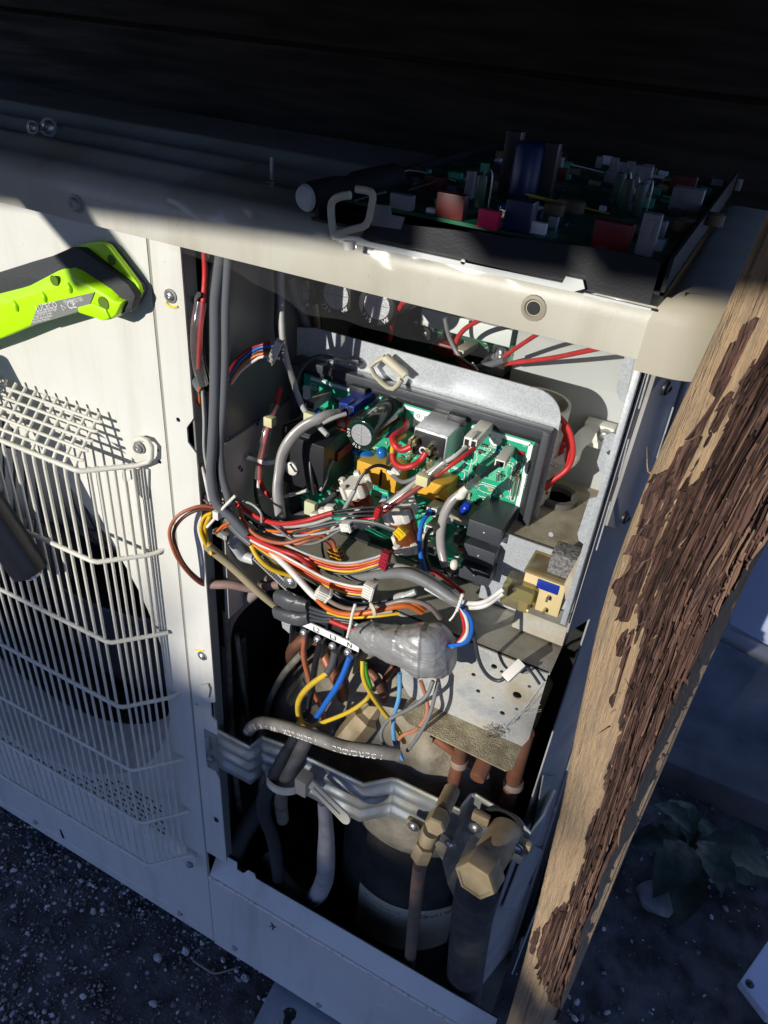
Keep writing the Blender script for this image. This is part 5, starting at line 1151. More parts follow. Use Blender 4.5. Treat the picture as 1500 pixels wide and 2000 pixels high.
# ------------------------------------------------------------ lower bay: printed cable, grip, hoses
pc_px = [(479, 1462, .030), (482, 1438, .020), (492, 1420, .012), (512, 1412, .006), (551, 1419, .0), (607, 1436, -.004), (673, 1458, -.004), (727, 1467, .0), (780, 1473, .008)]
PCBL = wire('printed_cable', PVCGREY, 25, pc_px, None, 16); tag(PCBL, 'thick dusty grey cable with white print lying across the bay', 'cable')
pts = catmull([P(*q) for q in pc_px], 8)[::-1]
text_on_path('lettering', '   IBERCABLE - IBERFLEX  VV - K  0,6/1 KV  UNE 21.123', 0.0066, pts, V((-.1, -1.0, .12)).normalized() * px(pts[20]) * 12.6, WHITEINK, PCBL, step=0.60)
G = thing('gripped_cables', 'two thick black cables clamped by a ribbed grey strap on the bracket', 'cable', tuple(P(560, 1530, -.004)))
wire('cable', RUBBER, 27, [(600, 1400, .030), (575, 1448, .022), (556, 1478, .012), (540, 1512, .006), (524, 1538, .004), (515, 1565, .006), (520, 1600, .012), (533, 1640, .018), (541, 1690, .024), (546, 1750, .030)], G, 14)
wire('cable', PVCGREY, 27, [(612, 1420, .032), (592, 1456, .018), (574, 1496, .008), (556, 1526, .006), (548, 1560, .012), (552, 1600, .022)], G, 14)
pst = catmull([P(521, 1512, .008), P(524, 1530, -.002), P(540, 1543, -.007), P(562, 1547, -.008), P(582, 1542, -.004), (P(598, 1526, .006))], 6)
vs, fs = [], []; wd = px(pst[0]) * 9
for i, p in enumerate(pst):
    for z in (-wd, wd):
        for dy in (0, .0012): vs.append(p + V((0, dy * 1.0, z)))
for i in range(len(pst) - 1):
    a = i * 4; c = a + 4
    fs += [(a, c, c + 2, a + 2), (a + 1, a + 3, c + 3, c + 1), (a, a + 1, c + 1, c), (a + 2, c + 2, c + 3, a + 3)]
STR = mat('grey green strap', (.50, .52, .46), .5)
sp_ = obj('strap', meshdata('strap', vs, fs), STR, G)
for i in range(len(pst)):
    p = pst[i]; box('rib', p + V((-.0006, -.0007, -wd * .9)), p + V((.0006, .0002, wd * .9)), STR, sp_, 0)
box('strap_lock', P(596, 1532, .000) - V((.006, .006, .008)), P(596, 1532, .000) + V((.004, .006, .010)), mat('amber lock', (.48, .43, .33), .45), G, .001)
ta, tb_ = P(606, 1532, -.004), P(672, 1598, -.010); t = (tb_ - ta).normalized(); nr = t.cross(V((0, -1, .2)).normalized()).normalized(); hw = .0052
tail = [ta - nr * hw * .75, tb_ - nr * hw] + [tb_ + (t * math.sin(a) - nr * math.cos(a)) * hw for a in [math.pi * k / 8 for k in range(1, 8)]] + [tb_ + nr * hw, ta + nr * hw * .75]
sl = [ta.lerp(tb_, .1) - nr * .0009, ta.lerp(tb_, .1) + nr * .0009, ta.lerp(tb_, .88) + nr * .0009, ta.lerp(tb_, .88) - nr * .0009]
plate('strap_tail', tail, (0, .0016, 0), mat('cream strap tail', (.60, .57, .43), .45), G, holes=[sl])
o = cable('hose', 'pale grey hose bending in a U at the bottom of the bay', PIPEGREY, [22, 26, 34, 36, 36, 34, 32, 30, 26], [(633, 1566, .020), (637, 1615, .020), (637, 1665, .024), (634, 1715, .030), (612, 1756, .036), (580, 1750, .040), (556, 1722, .046), (538, 1694, .050), (520, 1668, .055)], 'hose')
cable('hose', 'dark rubber hose descending at the lower left of the bay', RUBBER, 38, [(520, 1560, .040), (490, 1600, .035), (468, 1640, .030), (456, 1690, .028), (450, 1740, .030)], 'hose')
for k, (c, wp, pts, lb) in enumerate((
    (PVCGREY, 13, [(440, 1190, .036), (446, 1300, .040), (452, 1420, .045), (462, 1540, .050), (476, 1620, .055)], 'dusty cable hanging just inside the left post'),
    (PVCGREY, 9, [(462, 1240, .045), (474, 1330, .05), (486, 1420, .055), (490, 1500, .06)], 'thin dusty cable right of the left post'),
    (FOAM, 20, [(470, 1240, .09), (476, 1400, .10), (486, 1540, .11)], 'dark foam sleeved line deep in the lower left'),
    (PVCGREY, 13, [(590, 1276, .05), (552, 1318, .055), (524, 1372, .06), (508, 1440, .065)], 'dusty cable sloping down left below the terminal block'),
    (PVCGREY, 18, [(600, 1330, .07), (566, 1372, .07), (530, 1410, .07), (505, 1440, .075)], 'printed dusty cable lower on the blanket'),
    (RUBBER, 9, [(434, 1260, .03), (440, 1400, .03), (446, 1560, .034), (452, 1690, .04)], 'black cable running straight down behind the left post'))):
    o = cable('bay_cable', lb, c, wp, pts, 'cable')
zip_tie('cable_tie', [(466, 1588), (478, 1590), (488, 1580)], .045, PVCGREY, o, 6)

# bracket strip
SB = thing('valve_bracket', 'ribbed zinc bracket bent in zigzags across the bay holding the valves', 'bracket', (0.15, 0.03, 0.33))
plan = [(0.010, 0.001), (0.024, 0.0008), (0.0552, 0.0004), (0.0582, 0.0135), (0.076, 0.0160), (0.101, 0.0152), (0.150, 0.0165), (0.1662, 0.0318), (0.171, 0.0336), (0.2230, 0.0338), (0.2258, 0.050), (0.229, 0.0525), (0.276, 0.0470), (0.2805, 0.0655), (0.2820, 0.092)]
pl = []
for i, p in enumerate(plan):
    a = V((*p, 0)); b_ = V((*plan[min(i + 1, len(plan) - 1)], 0))
    if i < len(plan) - 1: pl += [a.lerp(b_, k / 4) for k in range(4)]
    else: pl.append(a)
g = []
zt, zb = 0.357, 0.3095
def ribs(f): # three raised ribs
    return sum(max(0.0, 1 - ((f - c) / 0.095) ** 2) ** 0.8 for c in (0.24, 0.52, 0.80)) * 0.0034
for j in range(25):
    f = j / 24; row = []
    for i, p in enumerate(pl):
        x = p.x; on = 1.0 if 0.0265 < x < 0.185 else 0.0
        t = (pl[min(i + 1, len(pl) - 1)] - pl[max(i - 1, 0)]).normalized(); nrm = V((t.y, -t.x, 0))
        ztop = zt - (0.006 if x > 0.27 else 0)
        row.append(p + nrm * ribs(f) * on + V((0, 0, ztop + (zb - ztop + (0.012 if 0.24 < x < .27 else 0) * 0) * f)))
    g.append(row)
o = sheet('strip', g, STRIP, SB, 0.0012)
tube('rim', [q + V((0, 0.0008, 0.0)) for q in g[0]], 0.0012, STRIP, SB, 6, 0)
plate('mounting_ear', [V((x, -0.0002, z)) for x, z in ((0.0102, 0.352), (0.0226, 0.352), (0.0226, 0.303), (0.0150, 0.303), (0.0102, 0.308))], (0, .001, 0), STRIP, SB); box('hook', (0.0125, -0.003, 0.330), (0.0165, 0.0, 0.346), STRIP, SB, 0.001)
screw('bolt', P(412, 1481, -.001), -YA, .0028, SB, hexhead=True)
for k, (x, z) in enumerate(((0.264, 0.338), (0.2635, 0.334), (0.270, 0.336))): lathe('hole', [(0.0011, 0), (0, 0.0001)], frame(V((x, 0.0475 - (x - .264) * .1 - .0012, z)), XA, -YA), BLACKIN, SB, 8)
# valves
def hexnut(name, M, r, h, mt, par): return lathe(name, [(r * .9, 0), (r, h * .08), (r, h * .9), (r * .88, h), (r * .86, h * 1.0), (0, h * 1.0)], M, mt, par, 6, ang=25)
V1 = thing('service_valve', 'small dusty brass valve with its pipe on the middle of the bracket', 'valve', (0.207, 0.02, 0.338))
cap = P(848, 1617, -.006); ax = V((0.05, -1, 0.18)).normalized(); hexnut('cap', frame(cap - ax * .014, XA, ax), .0078, .014, BRASS, V1)
lathe('neck', [(.0062, 0), (.0062, .024)], frame(cap - ax * .040, XA, ax), BRASS, V1, 16)
pb, pt = P(822, 1672, .002), P(842, 1624, .006)
dn = (pb - pt).normalized(); lathe('stem', [(.0062, 0), (.0062, .03)], frame(pt, YA, dn), BRASS, V1, 16); hexnut('flare_nut', frame(P(832, 1650, .002), YA, dn), .0080, .016, BRASS, V1)
tube('pipe', [P(820, 1690, .005), P(814, 1740, .010), P(806, 1820, .020), P(799, 1900, .030), P(795, 1990, .042)], .0054, mat('peeling pipe', (.13, .12, .11), .6, nz=.6, nscale=90, col2=(.26, .15, .09)), V1, 14, 6)
box('flange', P(822, 1617, .020) - V((.012, .002, .005)), P(822, 1617, .020) + V((.016, .003, .005)), BRASS, V1, .002); screw('screw', P(808, 1614, .016), -YA, .0038, V1); screw('screw', P(880, 1649, .028), -YA, .0038, V1)
V2 = thing('service_valve', 'large dusty brass valve with hexagonal cap over the thick lagged pipe', 'valve', (0.255, 0.03, 0.343))
fc = P(926, 1722, -.008); bk = P(998, 1612, .052); ax = (fc - bk).normalized(); L = (fc - bk).length
lathe('body', [(.0128, 0), (.0128, L * .72), (.0120, L * .76)], frame(bk, XA, ax), BRASS, V2, 28); M = frame(bk + ax * L * .70, XA, ax)
lathe('cap', [(.0152, 0), (.0164, L * .04), (.0164, L * .25), (.0156, L * .29), (.0128, L * .30), (.0126, L * .285), (0, L * .285)], M, BRASS, V2, 6, ang=25)
box('flange', V((0.232, 0.038, 0.346)), V((0.246, 0.044, 0.356)), BRASS, V2, .002); box('flange', P(1012, 1646, .040) - V((.008, .003, .006)), P(1012, 1646, .040) + V((.010, .003, .006)), BRASS, V2, .002)
screw('screw', P(929, 1617, .040), -YA, .0042, V2); screw('screw', P(1008, 1656, .034), -YA, .0044, V2)
lathe('collar', [(.0165, 0), (.0165, .0006), (.0130, .0006), (.0130, 0)], frame(V((0.255, 0.047, 0.348)), XA, -YA), BLACKIN, V2, 24)
tube('lagged_pipe', [P(932, 1738, .014), P(922, 1790, .022), P(912, 1870, .033), P(904, 1950, .044), P(898, 2030, .055)], .0168, FOAM, V2, 20, 6)
# compressor
CX = V((0.166, 0.135, 0))
CM = thing('compressor', 'black wrapped compressor standing in the bottom of the bay with a paper label', 'compressor', (0.166, 0.135, 0))
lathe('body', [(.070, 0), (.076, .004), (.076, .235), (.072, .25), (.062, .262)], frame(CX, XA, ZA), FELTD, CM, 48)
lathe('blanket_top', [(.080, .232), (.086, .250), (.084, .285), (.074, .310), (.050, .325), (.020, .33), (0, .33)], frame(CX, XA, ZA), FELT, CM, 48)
g = []
for j in range(7):
    z = 0.134 - j * 0.0130; row = []
    for i in range(15):
        a = math.radians(-112 + i * 5.6 + 0); row.append(V((CX.x + .0768 * math.cos(a) + .0, CX.y + .0768 * math.sin(a), z - 0.0025 * i * 0.0)))
    g.append(row)
lb = sheet('paper_label', g, PAPER, CM)
def lab_txt(s, a0, z, size):
    pts = [V((CX.x + .0770 * math.cos(math.radians(a0 + k * 2)), CX.y + .0770 * math.sin(math.radians(a0 + k * 2)), z)) for k in range(40)]
    vs_, fs_ = [], []
    d = 0
    for ch in s:
        ang = math.radians(a0) + d / .0770; p = V((CX.x + .0772 * math.cos(ang), CX.y + .0772 * math.sin(ang), z)); t = V((-math.sin(ang), math.cos(ang), 0)); n_ = V((math.cos(ang), math.sin(ang), 0))
        M = Matrix((t, ZA, n_)).transposed().to_4x4(); M.translation = p
        if ch != ' ': a_, b_ = glyphs(ch, size); n0 = len(vs_); vs_.extend([M @ q for q in a_]); fs_.extend([tuple(q + n0 for q in f) for f in b_])
        d += size * .58
    obj('lettering', meshdata('lettering', vs_, fs_), INK, lb)
lab_txt('Caution', -62, .121, .009); lab_txt('Electrical wiring', -106, .123, .0042)
rq = random.Random(5)
for k in range(12): lab_txt(''.join(rq.choice('il1 tr-nu moe') for _ in range(30)), -106, .1155 - k * .0050, .0032)
tri = [V((CX.x + .0773 * math.cos(math.radians(a)), CX.y + .0773 * math.sin(math.radians(a)), z)) for a, z in ((-70, .120), (-64, .120), (-67, .129))]
tube('warning_sign', tri + [tri[0]], .0005, INK, lb, 5, 0)
# lumpy dusty blanket over the compressor and the pipes on it
g = []
for j in range(30):
    row = []
    for i in range(44):
        x = 0.030 + 0.215 * i / 43; y = 0.046 + 0.19 * j / 29
        dx_ = abs(x - 0.140) / 0.11; fy = max(0.0, 1 - (y - 0.046) / 0.034)
        z = 0.412 - 0.075 * max(0, dx_) ** 3 - 0.105 * fy ** 1.6 - (0.03 * max(0, x - .19) / .05) + 0.016 * NZ.noise(V((x * 24, y * 24, 2))) + 0.006 * NZ.noise(V((x * 80, y * 80, 7)))
        y += 0.008 * NZ.noise(V((x * 30, z * 30, 9)))
        row.append(V((x, y, z)))
    g.append(row)
o = sheet('insulation_blanket', g, FELT, None, .003); tag(o, 'lumpy dust covered felt blanket laid over the top of the compressor', 'blanket')
def pipe(label, wp, pts, joints=(), mt=None):
    o = wire('copper_pipe', mt or COPPER, wp, pts, None, 16); tag(o, label, 'pipe')
    for u, v, y in joints:
        c = P(u, v, y); lathe('brazed_joint', [(px(c) * wp * .62, -.003), (px(c) * wp * .66, 0), (px(c) * wp * .62, .003)], frame(c, XA, V((-.1, .1, 1))), mat('braze', (.40, .30, .24), .5, .4), o, 16)
    return o
pipe('thick copper elbow under the terminal block', 24, [(630, 1270, .07), (648, 1312, .065), (664, 1342, .065), (671, 1366, .07), (668, 1392, .085)])
pipe('copper bend at the left under terminal L1', 25, [(640, 1256, .07), (604, 1246, .065), (576, 1262, .065), (566, 1292, .075), (568, 1330, .09)])
pipe('copper pipe crossing behind the yellow wire', 18, [(700, 1300, .075), (732, 1320, .07), (750, 1358, .07), (760, 1390, .08)])
pipe('thin copper pipe beside the strainer', 14, [(770, 1300, .08), (752, 1330, .075), (744, 1372, .075), (752, 1410, .08)])
pipe('upright copper pipe behind the right half of the bracket', 27, [(905, 1440, .055), (898, 1480, .058), (888, 1520, .060), (880, 1565, .062), (872, 1640, .065)], ((897, 1488, .058),))
pipe('copper pipe at the far right behind the large valve', 31, [(1028, 1430, .075), (1012, 1490, .075), (1000, 1535, .075), (985, 1590, .075), (960, 1680, .08)], ((1003, 1530, .075),))
pipe('copper pipe low down behind the lagged pipe', 22, [(930, 1600, .09), (910, 1690, .09), (892, 1780, .085)])
pipe('horizontal copper pipe under the dusty lip', 22, [(850, 1440, .06), (880, 1462, .062), (905, 1480, .07), (930, 1494, .08)])
o = thing('strainer', 'dusty beige hexagonal strainer lying on the blanket', 'strainer', tuple(P(695, 1425, .05)))
a_, b_ = P(676, 1450, .045), P(714, 1404, .06); lathe('body', [(.011, -.004), (.0125, 0), (.0125, (b_ - a_).length), (.008, (b_ - a_).length + .004), (.006, (b_ - a_).length + .016)], frame(a_, XA, b_ - a_), BRASS, o, 6, ang=25); tube('stem', [b_, P(748, 1378, .075)], .005, BRASS, o, 10, 0)
o = thing('pipe_cap', 'round copper pipe end below the dusty lip', 'pipe', tuple(P(945, 1490, .03)))
lathe('end', [(.006, 0), (.006, .016), (.0052, .018), (0, .018)], frame(P(950, 1480, .05), XA, V((0, -1, -.25))), COPPER, o, 20)
# cobweb wisps and dust balls on the lip
o = thing('cobweb', 'grey fluff and cobweb on the lower plate by the dusty lip', 'cobweb', tuple(P(985, 1425, .028)))
rq = random.Random(2)
for k in range(26):
    u, v = 965 + rq.gauss(0, 9), 1435 + rq.gauss(0, 6); pts = [P(u, v, .026)]
    for j in range(4): pts.append(pts[-1] + V((rq.gauss(0, .0022), -abs(rq.gauss(0, .0008)), rq.gauss(0, .0018))))
    tube('strand', pts, .00022, mat('grey fluff', (.20, .17, .12), .9), o, 4, 2)
for k in range(8):
    tube('strand', [P(980 + k * 4, 1425 - k * 2, .027), P(1010 + rq.uniform(-6, 6), 1400 + rq.uniform(-12, 12), .024), P(1058 + rq.uniform(-4, 2), 1330 + rq.uniform(0, 70), .028)], .00013, mat('web silk', (.5, .5, .48), .6), o, 4, 3)
# ------------------------------------------------------------ film over the lid edge
g = []
NXF, NT = 70, 34
for i in range(NXF):
    x = 0.022 + (0.262 - 0.022) * i / (NXF - 1); row = []
    ytop = 0.07 if x < 0.095 else max(0.0, 0.07 - (x - 0.095) * 5)
    hang = 0.0 if x < 0.06 else min(0.013, (x - 0.06) * 0.30) + 0.0016 * NZ.noise(V((x * 60, 0, 4)))
    zb_ = 0.7405 - hang
    prof = [V((x, ytop, 0.7725)), V((x, max(0.006, ytop * .5), 0.7720)), V((x, 0.004, 0.7705)), V((x, -0.0050, 0.7670)), V((x, -0.0085, 0.7560)), V((x, -0.0088, 0.7460)), V((x, -0.0088, zb_ - 0.0005))]
    q = catmull(prof, 6)
    for j in range(NT):
        t = j / (NT - 1) * (len(q) - 1); k = min(len(q) - 2, int(t)); p = q[k].lerp(q[k + 1], t - k)
        am = 0.0010 + 0.0052 * max(0, 1 - abs(x - 0.078) / 0.060) * (1 if j < 22 else .6)
        rn = NZ.ridged_multi_fractal(V((p.x * 26 + p.z * 14, p.y * 24, p.z * 22)), 1.0, 2.0, 3, 1.0, 2.0)
        row.append(p + V((0, -1, .35 if j < 14 else 0)).normalized() * am * max(0, rn - .35))
    g.append(row)
o = sheet('plastic_film', g, FILM); tag(o, 'crumpled clear plastic film wrapped over the front edge of the lid', 'plastic film')

# ------------------------------------------------------------ loose control board on the lid
TR = thing('circuit_board', 'loose dark control board in a black tray lying on the lid in shade', 'circuit board', (0.185, 0.11, 0.769))
TZ = 0.7700
box('tray_floor', (0.108, -0.012, TZ), (0.2625, 0.245, TZ + 0.0012), BLACKP, TR)
tf = plate('tray_wall', [P(u, v, -0.0125) for u, v in ((700, 468), (1268, 596), (1292, 512), (1180, 486), (772, 436), (735, 420))], (0, .0012, 0), BLACKP, TR)
box('tray_wall', (0.2610, -0.012, TZ), (0.2625, 0.245, TZ + 0.014), BLACKP, TR); box('tray_wall', (0.109, -0.010, TZ), (0.1105, 0.245, TZ + 0.012), BLACKP, TR)
box('substrate', (0.113, 0.002, TZ + 0.007), (0.258, 0.238, TZ + 0.0085), BOARDDK, TR)
LIPW = mat('tray metal edge', (.66, .69, .66), .4, .3)
lipp = plate('metal_lip', [P(u, v, -.0150) for u, v in ((648, 458), (700, 462), (720, 472), (1098, 553), (1105, 540), (1138, 547), (1142, 564), (1120, 570), (690, 476), (648, 468))], (0, .0010, 0), LIPW, TR, holes=[circ(P(904, 512, -.0150), .0011, XA, ZA, 12)])
plate('metal_lip', [P(u, v, -.0150) for u, v in ((1140, 572), (1272, 603), (1271, 607), (1139, 577))], (0, .0010, 0), LIPW, TR)
plate('corner_bracket', [P(u, v, -.013) for u, v in ((726, 398), (760, 402), (764, 420), (790, 424), (783, 448), (725, 440))], (0, .001, 0), mat('dull steel', (.25, .26, .25), .5, .5), TR)
tube('peg', [P(682, 470, -.016), P(683, 487, -.016)], .0026, WHITEP, TR, 10, 0)
def rod(pts, y, r, par): return tube('clamp_rod', [P(u, v, y) for u, v in pts], r, IVORY, par, 8, 3)
ck = obj('cable_clamp', meshdata('cable_clamp', [], []), None, TR)
rod(((653, 462), (648, 430), (648, 396), (664, 384), (684, 381)), -.017, .0017, ck); rod(((696, 369), (722, 374), (728, 384), (726, 400), (716, 438), (688, 448), (654, 458)), -.017, .0016, ck)
def up(name, u, v, wpx, hpx, mt, shape='box', dpx=None, label=None, z=TZ + .0085):
    b_ = PZ(u, v, z); s = px(b_); wv, h = wpx * s / 2, hpx * s / .80; d = (dpx or wpx) * s / 2
    if shape == 'box': o = box(name, b_ - V((wv, d, 0)), b_ + V((wv, d, h)), mt, TR, min(wv, d, h) * .18)
    else: o = lathe(name, [(wv * .8, 0), (wv, h * .06), (wv, h * .92), (wv * .8, h), (0, h)], frame(b_, XA, ZA), mt, TR, 18)
    if label: o['label'] = label
    return o
GRC = mat('olive green component', (.06, .11, .07), .45)
LILAC = mat('shade-dark white shell', (.30, .29, .30), .5)  # white darkened to pass for the shade on the lid
up('inductor', 1022, 385, 62, 78, mat('blue coil tape', (.006, .022, .10), .35), 'cyl'); up('inductor_frame', 990, 372, 30, 84, BLACKP); up('inductor_frame', 1062, 392, 26, 82, BLACKP)
for u, v, wp, hp, dp in ((880, 425, 58, 36, 26), (1190, 487, 72, 42, 30), (1330, 378, 46, 26, 22), (850, 372, 40, 22, 26), (1095, 350, 20, 16, 14)): up('film_capacitor', u, v, wp, hp, mat('shade-dark maroon case', (.10, .012, .010), .4) if hp != 42 else mat('shade-dark red case', (.16, .010, .012), .4), 'box', dp)  # maroon and red darkened so the blocks look shaded
for u, v in ((934, 404), (1200, 400), (1240, 420), (1215, 412)):
    o = up('resistor', u, v, 20, 46, GRC, 'cyl'); b_ = PZ(u, v, TZ + .0085); tube('lead', [b_ + V((0, 0, .012)), b_ + V((.002, 0, .0165)), b_ + V((.0045, 0, .014)), b_ + V((.0048, 0, 0))], .0004, SCREW, o, 5, 4)
for u, v, wp, hp, dp in ((915, 388, 16, 40, 16), (1245, 378, 36, 40, 22), (1335, 412, 58, 34, 30), (1256, 498, 34, 62, 22), (1282, 470, 24, 30, 16), (1086, 342, 18, 26, 12), (1168, 328, 12, 16, 9), (1196, 334, 15, 19, 10), (1228, 340, 15, 18, 10), (1262, 343, 20, 16, 12), (1190, 356, 22, 16, 10), (1440, 372, 10, 16, 8), (1226, 392, 16, 20, 12)):
    o = up('connector', u, v, wp, hp, LILAC, 'box', dp); b_ = PZ(u, v, TZ + .0085); s = px(b_)
    box('latch', b_ + V((-wp * s * .2, -dp * s / 2 - .0008, hp * s * .5)), b_ + V((wp * s * .2, -dp * s / 2, hp * s * 1.1)), LILAC, o, .0002)
up('connector', 785, 408, 46, 22, mat('grey shell', (.22, .23, .25), .5), 'box', 20); up('coil_block', 1012, 448, 54, 44, mat('navy coil', (.02, .03, .08), .4), 'box', 40)
up('fuse_holder', 953, 446, 42, 28, PINKPL, 'box', 20, label='bright pinkish red block caught by a sliver of sun'); up('capacitor', 978, 424, 18, 18, BLUECER, 'cyl')
for u, v in ((1330, 452), (1120, 415), (1080, 420), (1390, 440)): up('toroid', u, v, 40, 18, mat('gold toroid', (.16, .11, .05), .5), 'cyl')
rt = random.Random(8)
for k in range(110):
    x, y = rt.uniform(.116, .255), rt.uniform(.006, .234); b_ = V((x, y, TZ + .0085)); w_, d_, h_ = rt.uniform(.0008, .004), rt.uniform(.0008, .003), rt.uniform(.001, .005)
    box('chip', b_ - V((w_, d_, 0)), b_ + V((w_, d_, h_)), rt.choice((BLACKP, GREYP, TINNED, SILK, BOARDLT, SCREW)), TR, 0)
for k in range(12):
    a = V((rt.uniform(.12, .25), rt.uniform(.01, .2), TZ + .0095)); tube('jumper', [a, a + V((rt.uniform(-.02, .02), rt.uniform(-.02, .02), .004)), a + V((rt.uniform(-.03, .03), rt.uniform(-.03, .03), 0))], .0004, rt.choice((SCREW, COPPER, WIRE['mustard'])), TR, 5, 4)
# small things on the lid
o = thing('rubber_handle', 'black rubber tool handle with pale round end lying beside the board tray', 'tool', tuple(PZ(610, 400, .775)))
a_, b_ = PZ(600, 386, .7785), PZ(770, 352, .780); lathe('grip', [(.0056, 0), (.0064, .001), (.0068, .02), (.0056, .028), (.0074, .034), (.0080, (b_ - a_).length)], frame(a_, ZA, b_ - a_), BLACKIN, o, 24); lathe('end', [(.0058, -.0008), (.0050, -.0022), (0, -.003)], frame(a_, ZA, b_ - a_), mat('pale end disc', (.52, .54, .52), .6, nz=.3, nscale=120), o, 24)
o = thing('loose_screw', 'small screw standing point up on the lid', 'screw', tuple(PZ(531, 352, .7685)))
tube('shank', [PZ(531, 354, .769), PZ(531, 354, .769) + V((0, 0, .012))], .0009, SCREW, o, 8, 0); tube('thread', [PZ(531, 354, .769) + V((.0011 * math.cos(k * .8), .0011 * math.sin(k * .8), .001 + k * .00024)) for k in range(44)], .0003, SCREW, o, 5, 0)
screw('head', PZ(531, 354, .7712), V((0, 0, -1)), .0022, o)
for (u, v, lb) in ((96, 249, 'loose screw lying head outward on the far left of the lid'), (64, 249, 'loose screw lying left of another on the far left of the lid')):
    o = thing('loose_screw', lb, 'screw', tuple(PZ(u, v, .7725))); c = PZ(u, v, .7745)
    screw('head', c, V((.25, -1, .25)), .0042 if u > 80 else .003, o); tube('shank', [c, c + V((-.25, 1, -.1)).normalized() * .012], .0014, SCREW, o, 8, 0)

# ------------------------------------------------------------ green work light
T = thing('work_light', 'lime green and black inspection torch reaching in from the left edge', 'torch', tuple(P(150, 560, -.03)))
def layer(name, pts, y, th, mt, bev, par=T): return plate(name, [P(u, v, y) for u, v in pts], (0, th, 0), mt, par, bev=bev)
YF = -.0165
ridge = [(-260, 672), (-70, 613), (0, 594), (66, 574), (120, 556), (146, 549), (168, 556), (206, 578), (222, 590)]
topl = [(-260, 648), (-70, 588), (0, 566), (58, 551), (128, 513), (146, 512), (160, 518), (222, 559), (236, 574)]
botl = [(238, 590), (226, 616), (214, 625), (200, 626), (182, 619), (151, 610), (59, 637), (0, 662), (-70, 688), (-260, 755)]
fr_ = [P(u, v, YF) for u, v in ridge + botl]; tp_ = [P(u, v, YF + .0055) for u, v in topl]; bk_ = [p + V((0, .0095, 0)) for p in fr_[len(ridge):]]; tb2 = [p + V((0, .004, 0)) for p in tp_]
bm = bmesh.new(); F = [bm.verts.new(p) for p in fr_]; T_ = [bm.verts.new(p) for p in tp_]; B_ = [bm.verts.new(p) for p in bk_]; T2 = [bm.verts.new(p) for p in tb2]
bm.faces.new(F); nr_ = len(ridge)
for i in range(nr_ - 1): bm.faces.new((F[i], F[i + 1], T_[i + 1], T_[i])); bm.faces.new((T_[i], T_[i + 1], T2[i + 1], T2[i]))
for i in range(len(botl) - 1): bm.faces.new((F[nr_ + i], F[nr_ + i + 1], B_[i + 1], B_[i]))
bm.faces.new((T_[-1], F[nr_ - 1], F[nr_], B_[0], T2[-1])); bm.faces.new((F[0], T_[0], T2[0], B_[-1], F[-1])); bm.faces.new(T2 + B_)
bmesh.ops.recalc_face_normals(bm, faces=bm.faces)
bmesh.ops.bevel(bm, geom=[e_ for e_ in bm.edges if len(e_.link_faces) == 2 and e_.calc_face_angle(0) > .25], offset=.0011, segments=3, profile=.5, affect='EDGES')
body = obj('body', autosmooth(frombm('body', bm), 50), LIME, T)
layer('grip', [(-270, 618), (-70, 552), (0, 531), (60, 512), (98, 501), (134, 485), (158, 486), (250, 556), (264, 578), (256, 608), (214, 622), (150, 560), (-70, 640), (-270, 712)], -.0125, .0065, RUBBER, .0020)
hd = layer('head', [(140, 483), (168, 474), (194, 470), (212, 479), (250, 528), (270, 556), (275, 572), (270, 584), (253, 611), (236, 604), (258, 578), (248, 558), (156, 489)], -.0078, .0032, LIME, .0016)
layer('lens_rim', [(196, 472), (210, 474), (252, 527), (279, 560), (281, 572), (270, 592), (254, 612), (238, 604), (190, 500)], -.0050, .0032, BLACKP, .0012)
for (u0, v0, u1, v1) in ((28, 588, 34, 606), (84, 571, 89, 588), (134, 554, 138, 570)): tube('grip_rib', [P(u0, v0, -.0160), P((u0 + u1) / 2, (v0 + v1) / 2, -.0172), P(u1, v1, -.0164)], .0014, LIME, body, 8, 4)
for u, v, r in ((106, 548, .0024), (202, 592, .0030)): lathe('screw_recess', [(r * 1.25, .0002), (r, .0001), (r * .96, -.002), (0, -.002)], frame(P(u, v, -.0168), XA, -YA), mat('recess green', (.10, .18, .01), .5), body, 18); lathe('recess_screw', [(r * .8, 0), (r * .6, .0004), (0, .0003)], frame(P(u, v, -.0164), XA, -YA), SCREWD, body, 12)
lathe('screw_recess', [(.0028, .0002), (.0024, .0001), (.0022, -.002), (0, -.002)], frame(P(218, 508, -.0080), XA, -YA), mat('recess green', (.1, .18, .01), .5), hd, 18)
layer('mount_foot', [(150, 600), (180, 592), (205, 604), (214, 622), (200, 627), (180, 620), (152, 611)], -.0178, .003, LIME, .0012, body)
lab_ = layer('label', [(74, 596), (184, 571), (172, 602), (59, 637)], -.0172, .0006, mat('grey label', (.20, .21, .20), .5), 0, body)
e1 = (P(184, 571, -.0175) - P(74, 596, -.0175)).normalized(); e2 = (P(74, 596, -.0175) - P(59, 637, -.0175)); e2 = (e2 - e1 * e1.dot(e2)).normalized()
def ltxt(s, u, v, size):
    M = Matrix((e1, e2, e1.cross(e2))).transposed().to_4x4(); M.translation = P(u, v, -.0175); return text('lettering', s, size, M, WHITEINK, lab_)
ltxt('LUCECO', 72, 609, .0050); ltxt('CE', 134, 604, .0062); ltxt('LED inspection torch', 124, 591, .0019); ltxt('3.7V 2000mAh  IP54', 128, 595.5, .0019)
for k, s in enumerate(('rechargeable work light', 'input 5V 1A  Li-ion', 'do not stare at beam', 'keep away from fire')): ltxt(s, 70 - k * 2.2, 614.5 + k * 5.6, .0021)
tube('weee_mark', [P(u, v, -.0176) for u, v in ((119, 596), (124, 606), (130, 602), (119, 596))], .00025, WHITEINK, lab_, 4, 0)
